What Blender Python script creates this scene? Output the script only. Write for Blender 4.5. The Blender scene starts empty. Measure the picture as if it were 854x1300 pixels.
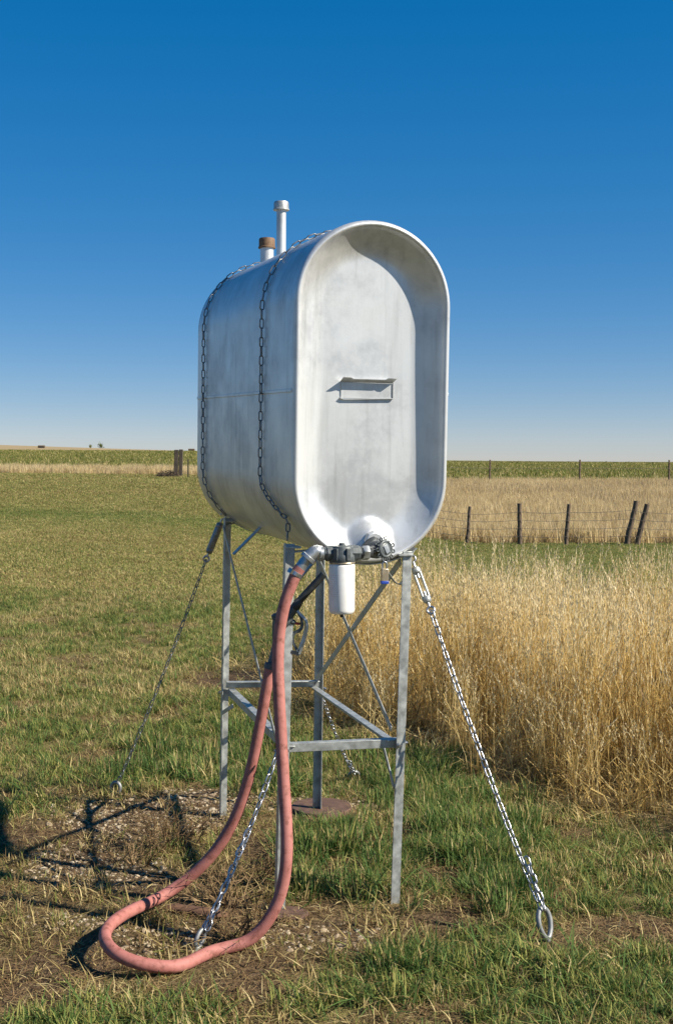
import bpy, math, random
import numpy as np
from mathutils import Vector, Matrix, Euler

random.seed(7); RNG = np.random.default_rng(11)
scene = bpy.context.scene
COL = scene.collection
rad = math.radians

# ------------------------------------------------------------------ camera
F, CX, CY, EYE = 1500.0, 427.0, 650.0, 1.6         # focal length in photo pixels, photo centre, eye height
PITCH, ROLL = math.atan(67 / F), rad(0.35)
r0, f0, u0 = Vector((1, 0, 0)), Vector((0, math.cos(PITCH), -math.sin(PITCH))), Vector((0, math.sin(PITCH), math.cos(PITCH)))
c_r = r0 * math.cos(ROLL) + u0 * math.sin(ROLL)
c_u = -r0 * math.sin(ROLL) + u0 * math.cos(ROLL)
cam_d = bpy.data.cameras.new('camera'); cam = bpy.data.objects.new('camera', cam_d); COL.objects.link(cam)
M = Matrix.Identity(4)
for i, v in enumerate((c_r, c_u, -f0)):
    for j in range(3): M[j][i] = v[j]
M.translation = (0, 0, EYE); cam.matrix_world = M
cam_d.sensor_fit = 'VERTICAL'; cam_d.sensor_height = 36; cam_d.lens = 36 * F / 1300
cam_d.clip_start = 0.05; cam_d.clip_end = 12000
scene.camera = cam

# ------------------------------------------------------------------ sky, sun, exposure
SUN_EL, SUN_AZ = rad(38), rad(-17)                   # azimuth measured from +x towards +y
sun_dir = Vector((math.cos(SUN_EL) * math.cos(SUN_AZ), math.cos(SUN_EL) * math.sin(SUN_AZ), math.sin(SUN_EL)))
world = bpy.data.worlds.new('World'); scene.world = world; world.use_nodes = True
wn, wl = world.node_tree.nodes, world.node_tree.links
wn.clear()
sky = wn.new('ShaderNodeTexSky'); sky.sky_type = 'NISHITA'; sky.sun_disc = False
sky.sun_elevation = SUN_EL; sky.sun_rotation = math.pi / 2 - SUN_AZ
sky.altitude = 1500; sky.air_density = 0.95; sky.dust_density = 0.0; sky.ozone_density = 6
hsv = wn.new('ShaderNodeHueSaturation'); hsv.inputs['Saturation'].default_value = 1.78
bg = wn.new('ShaderNodeBackground'); bg.inputs['Strength'].default_value = 0.107
wo = wn.new('ShaderNodeOutputWorld')
gam = wn.new('ShaderNodeGamma'); gam.inputs['Gamma'].default_value = 0.56
wl.new(sky.outputs[0], gam.inputs['Color']); wl.new(gam.outputs[0], hsv.inputs['Color']) 
tint = wn.new('ShaderNodeMix'); tint.data_type = 'RGBA'; tint.blend_type = 'MULTIPLY'; tint.inputs[0].default_value = 1.0; tint.inputs[7].default_value = (1.05, 0.97, 1.06, 1)
wl.new(hsv.outputs[0], tint.inputs[6]); wl.new(tint.outputs[2], bg.inputs[0]); wl.new(bg.outputs[0], wo.inputs[0])
sd = bpy.data.lights.new('sun', 'SUN'); sd.energy = 4.8; sd.angle = rad(0.53); sd.color = (1.0, 0.92, 0.79)
so = bpy.data.objects.new('sun', sd); COL.objects.link(so)
so.rotation_euler = sun_dir.to_track_quat('Z', 'Y').to_euler(); so.location = sun_dir * 30
vs = scene.view_settings
vs.view_transform = 'Standard'; vs.look = 'None'; vs.exposure = 0.95; vs.gamma = 1.0; vs.use_curve_mapping = False
scene.cycles.max_bounces = 8; scene.cycles.transparent_max_bounces = 8

# ------------------------------------------------------------------ terrain
def smooth(t):
    t = np.clip(t, 0, 1); return t * t * (3 - 2 * t)
LY = [-60, 6, 15, 30, 50, 75, 150, 400, 900, 1600, 3000, 6000]
LZ = [0, 0, .02, .25, .77, 1.02, 1.72, 3.7, 6.0, 6.0, 4.0, 0.0]
RY = [-60, 8, 14, 22, 32, 36, 45, 60, 80, 95, 200, 600, 1600, 3000, 6000]
RZ = [0, 0, -.15, -.55, -.96, -1.0, -.8, -.1, .45, .52, .7, .9, .2, -1.5, -5]
_h = np.random.default_rng(5).random((257, 257))
def vnoise(x, y):
    xi, yi = np.floor(x).astype(int), np.floor(y).astype(int)
    fx, fy = x - xi, y - yi
    fx, fy = fx * fx * (3 - 2 * fx), fy * fy * (3 - 2 * fy)
    g = lambda a, b: _h[a % 257, b % 257]
    return (g(xi, yi) * (1 - fx) + g(xi + 1, yi) * fx) * (1 - fy) + (g(xi, yi + 1) * (1 - fx) + g(xi + 1, yi + 1) * fx) * fy
def fbm(x, y, o=3):
    s = 0; a = .5; n = 0
    for k in range(o):
        s = s + a * vnoise(x * 2 ** k + 17.3 * k, y * 2 ** k + 5.1 * k); n += a; a *= .5
    return s / n
def pchip(y, Y, Z):
    Y, Z = np.array(Y, float), np.array(Z, float)
    m = np.gradient(Z, Y); k = np.clip(np.searchsorted(Y, y) - 1, 0, len(Y) - 2)
    h = Y[k + 1] - Y[k]; t = np.clip((y - Y[k]) / h, 0, 1)
    return ((2*t**3 - 3*t**2 + 1) * Z[k] + (t**3 - 2*t**2 + t) * h * m[k] + (-2*t**3 + 3*t**2) * Z[k+1] + (t**3 - t**2) * h * m[k+1])
def terrain(x, y):
    x = np.asarray(x, float); y = np.asarray(y, float)
    b = smooth((x + 5.5) / 10.5)
    z = pchip(y, LY, LZ) * (1 - b) + pchip(y, RY, RZ) * b
    z = z + 13.5 * np.exp(-((x + 620) / 420) ** 2 - ((y - 1500) / 600) ** 2)
    near = np.clip(y / 12, .0, 1.0)
    z = z + (fbm(x * 1.3, y * 1.3) - .5) * .03 + (fbm(x * .15 + 40, y * .15) - .5) * .12 * near
    return z
def tz(x, y): return float(terrain(x, y))

def ray(px, py):
    return (f0 + c_r * ((px - CX) / F) - c_u * ((py - CY) / F))
def P(px, py, depth):                                 # photo direction at a given distance
    return Vector((0, 0, EYE)) + ray(px, py) * depth
def G(px, py, lift=0.0):                              # where that direction meets the ground
    d = ray(px, py); t = 2.0
    while t < 3000:
        p = Vector((0, 0, EYE)) + d * t
        if p.z - lift < tz(p.x, p.y): break
        t *= 1.004
    lo, hi = t / 1.004, t
    for _ in range(16):
        m = (lo + hi) / 2; p = Vector((0, 0, EYE)) + d * m
        if p.z - lift < tz(p.x, p.y): hi = m
        else: lo = m
    return Vector((0, 0, EYE)) + d * hi
def on_plane(px, py, o, n):
    d = ray(px, py); c = Vector((0, 0, EYE))
    return c + d * ((o - c).dot(n) / d.dot(n))

# ------------------------------------------------------------------ materials
def mat(name):
    m = bpy.data.materials.new(name); m.use_nodes = True
    nt = m.node_tree; b = nt.nodes['Principled BSDF']
    return m, nt, b
def ramp(nt, src, stops):
    r = nt.nodes.new('ShaderNodeValToRGB')
    e = r.color_ramp.elements
    while len(e) < len(stops): e.new(.5)
    for k, (p, c) in enumerate(stops): e[k].position = p; e[k].color = (*c, 1)
    nt.links.new(src, r.inputs[0]); return r.outputs[0]
def noise(nt, scale, detail=4, vec=None, rough=.55, sc=(1, 1, 1)):
    tc = nt.nodes.new('ShaderNodeTexCoord'); mp = nt.nodes.new('ShaderNodeMapping'); mp.inputs['Scale'].default_value = sc
    nt.links.new(tc.outputs[vec or 'Object'], mp.inputs[0])
    n = nt.nodes.new('ShaderNodeTexNoise'); n.inputs['Scale'].default_value = scale; n.inputs['Detail'].default_value = detail
    n.inputs['Roughness'].default_value = rough
    nt.links.new(mp.outputs[0], n.inputs[0]); return n.outputs[0]
def bump(nt, b, src, strength, dist=.01):
    n = nt.nodes.new('ShaderNodeBump'); n.inputs['Strength'].default_value = strength; n.inputs['Distance'].default_value = dist
    nt.links.new(src, n.inputs['Height']); nt.links.new(n.outputs[0], b.inputs['Normal'])
def mixc(nt, f, a, b, mode='MIX'):
    n = nt.nodes.new('ShaderNodeMix'); n.data_type = 'RGBA'; n.blend_type = mode
    if isinstance(f, (int, float)): n.inputs[0].default_value = f
    else: nt.links.new(f, n.inputs[0])
    for s, v in ((6, a), (7, b)):
        if isinstance(v, tuple): n.inputs[s].default_value = (*v, 1)
        else: nt.links.new(v, n.inputs[s])
    return n.outputs[2]
def mathn(nt, op, a, b=0.0):
    n = nt.nodes.new('ShaderNodeMath'); n.operation = op
    for k, v in ((0, a), (1, b)):
        if isinstance(v, (int, float)): n.inputs[k].default_value = v
        else: nt.links.new(v, n.inputs[k])
    return n.outputs[0]

def simple(name, c1, c2, scale=30, rough=(.4, .6), metal=0.0, bs=.1, bd=.002, sc=(1, 1, 1), detail=5):
    m, nt, b = mat(name); n = noise(nt, scale, detail, sc=sc)
    nt.links.new(ramp(nt, n, [(.3, c1), (.7, c2)]), b.inputs['Base Color'])
    nt.links.new(ramp(nt, n, [(.3, (rough[0],) * 3), (.7, (rough[1],) * 3)]), b.inputs['Roughness'])
    b.inputs['Metallic'].default_value = metal
    if bs: bump(nt, b, n, bs, bd)
    return m

def silver_paint():
    m, nt, b = mat('silver_paint')
    blot = noise(nt, 5.5, 6, rough=.62); streak = noise(nt, 16, 4, sc=(1.6, 1.6, .10)); fine = noise(nt, 160, 3)
    base = ramp(nt, blot, [(.25, (.53, .545, .55)), (.5, (.635, .65, .65)), (.75, (.71, .72, .715))])
    st = ramp(nt, streak, [(.30, (.83, .83, .82)), (.46, (1, 1, 1))])
    col = mixc(nt, 1.0, base, st, 'MULTIPLY')
    big = ramp(nt, noise(nt, 3.2, 7, rough=.72), [(.40, (.76, .765, .78)), (.50, (.93, .93, .935)), (.58, (1, 1, 1))])
    col = mixc(nt, 1.0, col, big, 'MULTIPLY')
    rust = ramp(nt, noise(nt, 26, 8, sc=(1, 1, .35), rough=.75), [(.70, (0, 0, 0)), (.78, (.55, .55, .55))])
    col = mixc(nt, rust, col, (.30, .22, .15))
    nt.links.new(col, b.inputs['Base Color'])
    b.inputs['Metallic'].default_value = .50
    nt.links.new(ramp(nt, blot, [(.3, (.46,) * 3), (.7, (.34,) * 3)]), b.inputs['Roughness'])
    mixh = mathn(nt, 'ADD', mathn(nt, 'MULTIPLY', streak, .7), mathn(nt, 'MULTIPLY', fine, .25))
    bump(nt, b, mixh, .10, .006)
    return m
SILVER = silver_paint()
GALV = simple('galvanised_steel', (.26, .27, .26), (.50, .52, .50), 34, (.38, .55), .55, .12)
DULL = simple('dull_weathered_zinc', (.16, .17, .17), (.30, .31, .31), 40, (.45, .65), .55, .2)
CHAIN = simple('zinc_chain', (.30, .31, .33), (.52, .53, .55), 60, (.24, .40), .9, .1)
DARK_CHAIN = simple('weathered_chain', (.14, .15, .16), (.28, .29, .30), 60, (.35, .5), .75, .1)
RUST_CAP = simple('rusty_iron', (.10, .055, .03), (.22, .14, .08), 60, (.6, .85), .2, .4)
RUST_PLATE = simple('rusty_plate', (.060, .032, .022), (.135, .075, .050), 25, (.7, .9), 0, .4)
DARK_IRON = simple('dark_grey_cast_iron', (.055, .065, .068), (.10, .115, .12), 70, (.42, .6), .25, .25)
BLACK_IRON = simple('black_iron', (.02, .025, .028), (.05, .055, .06), 60, (.35, .5), .3, .2)
ALLOY = simple('dull_alloy', (.30, .32, .33), (.46, .48, .49), 40, (.35, .5), .8, .1)
BLUE = simple('blue_plastic', (.02, .05, .30), (.03, .08, .42), 40, (.35, .45), 0, .02)
BRASS = simple('worn_brass', (.30, .24, .16), (.45, .38, .27), 60, (.35, .5), .7, .1)
RED = simple('red_plastic', (.25, .02, .02), (.35, .04, .03), 40, (.4, .5), 0, .02)
WOOD = simple('weathered_wood', (.055, .038, .024), (.17, .125, .085), 14, (.8, .95), 0, .6, .01, sc=(4, 4, .35))
WOOD_DARK = simple('dark_tie_timber', (.028, .021, .015), (.10, .078, .056), 14, (.8, .95), 0, .6, .01, sc=(4, 4, .35))
WOOD_CHUNK = simple('brown_wood', (.07, .035, .02), (.19, .10, .055), 16, (.75, .95), 0, .6, .01, sc=(.6, 5, 5))
STEEL_POST = simple('green_brown_steel', (.06, .055, .03), (.12, .10, .055), 10, (.6, .8), .1, .1)
WIRE = simple('rusty_wire', (.10, .08, .07), (.18, .15, .13), 10, (.6, .8), .3, 0)
SOIL_DARK = simple('dark_brush', (.035, .025, .015), (.09, .065, .04), 9, (.9, 1), 0, .6, .03)
def hose_mat():
    m, nt, b = mat('pink_red_rubber')
    n = noise(nt, 14, 5); d = noise(nt, 60, 3)
    c = ramp(nt, n, [(.25, (.29, .10, .083)), (.7, (.385, .15, .126))])
    dirt = ramp(nt, noise(nt, 38, 7, rough=.72), [(.34, (.50, .44, .38)), (.44, (.85, .82, .78)), (.52, (1, 1, 1))])
    nt.links.new(mixc(nt, 1.0, c, dirt, 'MULTIPLY'), b.inputs['Base Color'])
    b.inputs['Roughness'].default_value = .72; bump(nt, b, d, .2, .002)
    return m
HOSE = hose_mat()
def canister_mat():
    m, nt, b = mat('white_enamel_canister')
    tc = nt.nodes.new('ShaderNodeTexCoord'); sp = nt.nodes.new('ShaderNodeSeparateXYZ'); nt.links.new(tc.outputs['Object'], sp.inputs[0])
    # faded rows of small print on one side of the can
    rows = mathn(nt, 'GREATER_THAN', mathn(nt, 'SINE', mathn(nt, 'MULTIPLY', sp.outputs['Z'], 900.0)), .35)
    let = mathn(nt, 'GREATER_THAN', noise(nt, 420, 1), .52)
    side = mathn(nt, 'LESS_THAN', sp.outputs['X'], -.012)
    top = mathn(nt, 'MULTIPLY', mathn(nt, 'GREATER_THAN', sp.outputs['Z'], -.105), mathn(nt, 'LESS_THAN', sp.outputs['Z'], -.03))
    f = mathn(nt, 'MULTIPLY', mathn(nt, 'MULTIPLY', rows, let), mathn(nt, 'MULTIPLY', side, top))
    dirt = ramp(nt, noise(nt, 25, 5), [(.3, (.70, .69, .66)), (.6, (.80, .80, .78))])
    nt.links.new(mixc(nt, mathn(nt, 'MULTIPLY', f, .35), dirt, (.45, .20, .20)), b.inputs['Base Color'])
    b.inputs['Roughness'].default_value = .33
    return m
CANISTER = canister_mat()

def plant_mat(name, stops, scale=1.2, transl=.35, rough=.7):
    m = bpy.data.materials.new(name); m.use_nodes = True; nt = m.node_tree; nt.nodes.clear()
    oi = nt.nodes.new('ShaderNodeObjectInfo'); geo = nt.nodes.new('ShaderNodeNewGeometry')
    n = nt.nodes.new('ShaderNodeTexNoise'); n.inputs['Scale'].default_value = scale; n.inputs['Detail'].default_value = 3
    nt.links.new(geo.outputs['Position'], n.inputs[0])
    s = mathn(nt, 'ADD', mathn(nt, 'MULTIPLY', oi.outputs['Random'], .35), mathn(nt, 'MULTIPLY', geo.outputs['Random Per Island'], .45))
    s = mathn(nt, 'ADD', s, mathn(nt, 'MULTIPLY', mathn(nt, 'SUBTRACT', n.outputs[0], .3), .5))
    c = ramp(nt, s, stops)
    d = nt.nodes.new('ShaderNodeBsdfPrincipled'); nt.links.new(c, d.inputs['Base Color']); d.inputs['Roughness'].default_value = rough
    d.inputs['Specular IOR Level'].default_value = .25
    t = nt.nodes.new('ShaderNodeBsdfTranslucent'); nt.links.new(c, t.inputs[0])
    mx = nt.nodes.new('ShaderNodeMixShader'); mx.inputs[0].default_value = transl
    o = nt.nodes.new('ShaderNodeOutputMaterial')
    nt.links.new(d.outputs[0], mx.inputs[1]); nt.links.new(t.outputs[0], mx.inputs[2]); nt.links.new(mx.outputs[0], o.inputs[0])
    return m
GREEN = plant_mat('green_blade', [(.1, (.035, .08, .018)), (.5, (.09, .155, .036)), (.9, (.17, .235, .065))])
OLIVE = plant_mat('olive_blade', [(.1, (.15, .175, .038)), (.5, (.25, .26, .065)), (.9, (.37, .345, .11))])
STRAW = plant_mat('straw_blade', [(.1, (.30, .225, .085)), (.5, (.47, .365, .155)), (.9, (.62, .51, .26))])
BROWN = plant_mat('brown_blade', [(.1, (.10, .06, .026)), (.5, (.19, .12, .052)), (.9, (.32, .215, .105))])
GOLD = plant_mat('golden_stalk', [(.1, (.42, .265, .075)), (.45, (.66, .47, .165)), (.9, (.80, .65, .33))], transl=.42)
HEAD = plant_mat('pale_seed_head', [(.1, (.50, .39, .19)), (.5, (.65, .53, .30)), (.9, (.76, .66, .43))])
CROP = plant_mat('crop_leaf', [(.1, (.075, .10, .016)), (.5, (.16, .175, .030)), (.9, (.29, .27, .065))], scale=.15)
TAN = plant_mat('tan_grass', [(.1, (.42, .32, .155)), (.45, (.60, .47, .25)), (.9, (.72, .60, .36))], scale=.22)
RUSSET = plant_mat('russet_grass', [(.1, (.25, .18, .11)), (.5, (.37, .28, .18)), (.9, (.50, .40, .27))], scale=.22)
WEED = plant_mat('dead_weed', [(.1, (.10, .06, .028)), (.5, (.22, .14, .065)), (.9, (.36, .25, .13))], scale=9)
def pebble_mat():
    m = bpy.data.materials.new('pebble'); m.use_nodes = True; nt = m.node_tree; b = nt.nodes['Principled BSDF']
    oi = nt.nodes.new('ShaderNodeObjectInfo')
    nt.links.new(ramp(nt, oi.outputs['Random'], [(0, (.14, .10, .065)), (.35, (.27, .20, .125)), (.7, (.32, .25, .16)), (1, (.42, .36, .26))]), b.inputs['Base Color'])
    b.inputs['Roughness'].default_value = .85
    return m
PEBBLE = pebble_mat()

# ------------------------------------------------------------------ mesh helpers
class MB:
    def __init__(s): s.v = []; s.f = []; s.mi = []
    def add(s, verts, faces, mi=0):
        o = len(s.v); s.v += [tuple(v) for v in verts]; s.f += [tuple(i + o for i in f) for f in faces]; s.mi += [mi] * len(faces)
        return s
    def box(s, c, ax, ay, az, mi=0):                      # half-axis vectors
        c = Vector(c); q = []
        for k in (-1, 1):
            for j in (-1, 1):
                for i in (-1, 1): q.append(c + ax * i + ay * j + az * k)
        return s.add(q, [(0, 2, 3, 1), (4, 5, 7, 6), (0, 1, 5, 4), (2, 6, 7, 3), (0, 4, 6, 2), (1, 3, 7, 5)], mi)
    def tube(s, pts, r, n=10, closed=False, cap=True, mi=0, up=None):
        pts = [Vector(p) for p in pts]; m = len(pts)
        rs = r if isinstance(r, (list, tuple)) else [r] * m
        tang = []
        for k in range(m):
            a = pts[(k - 1) % m] if (closed or k > 0) else pts[k]; b = pts[(k + 1) % m] if (closed or k < m - 1) else pts[k]
            tang.append((b - a).normalized())
        t0 = tang[0]; nrm = (up or (Vector((0, 0, 1)) if abs(t0.z) < .9 else Vector((1, 0, 0))))
        nrm = (nrm - t0 * nrm.dot(t0)).normalized(); V = []
        for k in range(m):
            t = tang[k]; nrm = (nrm - t * nrm.dot(t))
            nrm = nrm.normalized() if nrm.length > 1e-6 else t.orthogonal().normalized()
            bi = t.cross(nrm)
            for j in range(n):
                a = 2 * math.pi * j / n; V.append(pts[k] + (nrm * math.cos(a) + bi * math.sin(a)) * rs[k])
        Fc = []
        for k in range(m if closed else m - 1):
            a, b = k * n, ((k + 1) % m) * n
            for j in range(n): Fc.append((a + j, a + (j + 1) % n, b + (j + 1) % n, b + j))
        if cap and not closed:
            Fc.append(tuple(range(n))[::-1]); Fc.append(tuple(range((m - 1) * n, m * n)))
        return s.add(V, Fc, mi)
    def lathe(s, o, axis, prof, n=24, mi=0):              # prof: (distance along axis, radius)
        axis = Vector(axis).normalized(); a = axis.orthogonal().normalized(); b = axis.cross(a); V = []; m = len(prof)
        for (h, r) in prof:
            for j in range(n):
                t = 2 * math.pi * j / n; V.append(Vector(o) + axis * h + (a * math.cos(t) + b * math.sin(t)) * r)
        Fc = [(k * n + j, k * n + (j + 1) % n, (k + 1) * n + (j + 1) % n, (k + 1) * n + j) for k in range(m - 1) for j in range(n)]
        Fc.append(tuple(range(n))[::-1]); Fc.append(tuple(range((m - 1) * n, m * n)))
        return s.add(V, Fc, mi)
    def section(s, p0, p1, prof, e1, e2, mi=0):           # constant cross-section prof (list of 2D) swept p0->p1
        p0, p1 = Vector(p0), Vector(p1); n = len(prof)
        V = [p0 + e1 * a + e2 * b for a, b in prof] + [p1 + e1 * a + e2 * b for a, b in prof]
        Fc = [(j, (j + 1) % n, n + (j + 1) % n, n + j) for j in range(n)] + [tuple(range(n))[::-1], tuple(range(n, 2 * n))]
        return s.add(V, Fc, mi)
    def mesh(s, name, mats, smooth_angle=None):
        me = bpy.data.meshes.new(name); me.from_pydata(s.v, [], s.f)
        for m in (mats if isinstance(mats, (list, tuple)) else [mats]): me.materials.append(m)
        me.polygons.foreach_set('material_index', s.mi)
        if smooth_angle is not None:
            me.polygons.foreach_set('use_smooth', [True] * len(s.f))
            if smooth_angle < 180: me.set_sharp_from_angle(angle=rad(smooth_angle))
        me.update(); return me
    def build(s, name, mats, parent=None, smooth=40, bevel=0):
        o = bpy.data.objects.new(name, s.mesh(name, mats, smooth)); COL.objects.link(o)
        if bevel:
            b = o.modifiers.new('bevel', 'BEVEL'); b.width = bevel; b.segments = 2; b.limit_method = 'ANGLE'; b.angle_limit = rad(40)
        if parent is not None:
            o.parent = parent
            o.matrix_parent_inverse = parent.matrix_basis.inverted()
        return o
def tag(o, label, cat, group=None, kind=None):
    if label: o['label'] = label
    if cat: o['category'] = cat
    if group: o['group'] = group
    if kind: o['kind'] = kind
    return o
def thing(name, loc, label, cat, group=None):
    e = bpy.data.objects.new(name, None); COL.objects.link(e); e.empty_display_size = .1; e.location = loc
    return tag(e, label, cat, group)
def place(mesh, name, mtx, parent):
    o = bpy.data.objects.new(name, mesh); COL.objects.link(o); o.parent = parent
    o.matrix_parent_inverse = parent.matrix_basis.inverted(); o.matrix_basis = mtx; return o
def catmull(pts, per=10):
    p = [pts[0]] + list(pts) + [pts[-1]]; out = []
    for k in range(1, len(p) - 2):
        for j in range(per):
            t = j / per; a, b, c, d = p[k - 1], p[k], p[k + 1], p[k + 2]
            out.append(.5 * ((2 * b) + (c - a) * t + (2 * a - 5 * b + 4 * c - d) * t * t + (3 * b - a - 3 * c + d) * t ** 3))
    out.append(p[-2]); return out
def resample(path, step):
    d = [0]
    for a, b in zip(path, path[1:]): d.append(d[-1] + (b - a).length)
    n = max(2, int(round(d[-1] / step))); out = []; k = 0
    for i in range(n + 1):
        s = d[-1] * i / n
        while k < len(d) - 2 and d[k + 1] < s: k += 1
        t = (s - d[k]) / max(1e-9, d[k + 1] - d[k]); out.append(path[k].lerp(path[k + 1], t))
    return out

# ------------------------------------------------------------------ ground sheet
def ellipse(px, py, rx, ry):
    c = G(px, py); a = G(px, py - ry); b = G(px, py + ry)
    return (c.x, c.y, rx * c.y / F, abs(a.y - b.y) / 2, (a.x - b.x) / max(.01, a.y - b.y))
BARE = [ellipse(*e) for e in ((190, 1040, 120, 32), (270, 1018, 90, 14), (195, 1192, 75, 24), (405, 1030, 62, 14),
        (255, 1130, 105, 40), (300, 1165, 75, 35), (430, 1185, 110, 30), (560, 1160, 70, 26), (770, 1185, 90, 24), (45, 1245, 90, 36), (150, 1120, 110, 30), (560, 1110, 40, 14), (60, 1150, 90, 16), (300, 1250, 70, 14), (330, 1075, 40, 40), (100, 1075, 110, 45), (110, 1195, 120, 40), (330, 1215, 120, 26), (325, 862, 60, 16))]
GRAV = [ellipse(*e) for e in ((185, 1035, 120, 30), (275, 1015, 110, 14), (195, 1195, 70, 22), (410, 1190, 90, 18), (405, 1022, 70, 12), (90, 1170, 70, 12), (120, 1100, 90, 30))]
LUSH = [ellipse(*e) for e in ((430, 1085, 72, 42), (590, 1060, 80, 60), (520, 985, 70, 35), (630, 1125, 50, 36), (500, 1220, 60, 20), (330, 965, 60, 40), (200, 970, 70, 20))]
def blob(L, x, y, soft=.55):
    m = np.zeros_like(np.asarray(x, float))
    for cx, cy, rx, ry, sl in L:
        dy = y - cy; dx = x - cx - sl * dy
        q = np.sqrt((dx / rx) ** 2 + (dy / ry) ** 2)
        m = np.maximum(m, 1 - smooth((q - (1 - soft)) / (2 * soft)))
    return m
def bare_mask(x, y):
    n = fbm(x * 3.1, y * 3.1, 3)
    near = 1 - smooth((y - 9) / 6)
    return np.clip(blob(BARE, x, y) * (.35 + 1.3 * n) + smooth((n - .57) * 7) * .7 * near, 0, 1)
def grav_mask(x, y): return np.clip(blob(GRAV, x, y, .4) * (.5 + fbm(x * 5, y * 5, 2)), 0, 1)
def lush_mask(x, y): return np.clip(blob(LUSH, x, y) * (.4 + 1.2 * fbm(x * 2.2 + 9, y * 2.2, 2)), 0, 1)
# zones of the land
def tallgrass_zone(x, y):                                # golden stand to the right of the tank
    # its near edge runs from behind the stand to the right-hand foreground
    edge = np.interp(x, [-.75, -.35, .0, .35, .8, 1.2, 1.6, 2.4, 6], [8.9, 8.1, 7.1, 6.55, 5.75, 5.05, 4.55, 4.1, 3.8])
    edge = edge + (fbm(x * 2.3, y * 1.1) - .5) * .9
    far = 9.7 + (fbm(x * .8, y * .2) - .5) * 1.2
    return smooth((y - edge + .45) / .95) * (1 - smooth((y - far + .5) / 1.0)) * smooth((x + .85) / .8)
def field_line(x): return np.where(x < 0, 51 + .12 * (-x), 36.6 + .0 * x)   # where the mown ground ends
CROP_NEAR_L, CROP_NEAR_R = 59.0, 71.0

def axis(parts):
    out = []
    for a, b, st in parts: out += list(np.arange(a, b, st))
    return out
gy = axis([(-40, 0, 4), (0, 2.6, .4), (2.6, 7.5, .05), (7.5, 14, .16), (14, 40, .6), (40, 110, 1.5)]) + list(110 * 1.09 ** np.arange(0, 46))
gxp = axis([(0, 2.2, .055), (2.2, 6, .25), (6, 40, 1.4)]) + list(40 * 1.13 ** np.arange(0, 40))
gx = [-v for v in gxp[::-1] if v > 0] + gxp
GXX, GYY = np.meshgrid(gx, gy); GZ = terrain(GXX, GYY)
nx, ny = len(gx), len(gy)
gv = np.stack([GXX.ravel(), GYY.ravel(), GZ.ravel()], 1)
ii = np.arange(nx * ny).reshape(ny, nx)
gf = np.stack([ii[:-1, :-1], ii[:-1, 1:], ii[1:, 1:], ii[1:, :-1]], -1).reshape(-1, 4)
gm = bpy.data.meshes.new('ground'); gm.from_pydata(gv.tolist(), [], gf.tolist())
gm.polygons.foreach_set('use_smooth', [True] * len(gm.polygons))
X, Y = gv[:, 0], gv[:, 1]
bm_ = bare_mask(X, Y); fl = field_line(X)
crop_n = np.where(X < 0, CROP_NEAR_L, CROP_NEAR_R)
rough_m = smooth((Y - fl) / 2) * (1 - smooth((Y - crop_n) / 4)); rough_m = np.maximum(rough_m, tallgrass_zone(X, Y))
crop_m = smooth((Y - crop_n) / 4) * (1 - smooth((Y - np.where(X < -15, 420, 1400)) / 120))
tan_m = smooth((Y - np.where(X < -15, 420, 1400)) / 120)
attr = gm.color_attributes.new('land', 'FLOAT_COLOR', 'POINT')
attr.data.foreach_set('color', np.stack([bm_, np.maximum(rough_m, tan_m), crop_m, np.ones_like(bm_)], 1).ravel())
def ground_mat():
    m, nt, b = mat('ground_cover')
    a = nt.nodes.new('ShaderNodeVertexColor'); a.layer_name = 'land'
    sp = nt.nodes.new('ShaderNodeSeparateColor'); nt.links.new(a.outputs[0], sp.inputs[0])
    big = noise(nt, .35, 5); mid = noise(nt, 3.2, 6, rough=.65); fine = noise(nt, 45, 4, rough=.7)
    lawn = ramp(nt, mid, [(.3, (.10, .095, .032)), (.5, (.17, .145, .055)), (.7, (.24, .185, .08))])
    soil = ramp(nt, fine, [(.3, (.045, .028, .016)), (.5, (.105, .068, .038)), (.72, (.21, .148, .085))])
    tan = ramp(nt, mid, [(.3, (.22, .16, .085)), (.7, (.36, .28, .155))])
    crop = ramp(nt, noise(nt, .12, 6, rough=.7), [(.3, (.09, .11, .02)), (.7, (.22, .20, .06))])
    lawn = mixc(nt, mathn(nt, 'MULTIPLY', big, .35), lawn, (.17, .135, .055))
    c = mixc(nt, sp.outputs[0], lawn, soil); c = mixc(nt, sp.outputs[1], c, tan); c = mixc(nt, sp.outputs[2], c, crop)
    nt.links.new(c, b.inputs['Base Color']); b.inputs['Roughness'].default_value = .95; b.inputs['Specular IOR Level'].default_value = .1
    bump(nt, b, fine, .9, .03)
    return m
gm.materials.append(ground_mat())
ground = bpy.data.objects.new('ground', gm); COL.objects.link(ground); ground['kind'] = 'structure'

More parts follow.
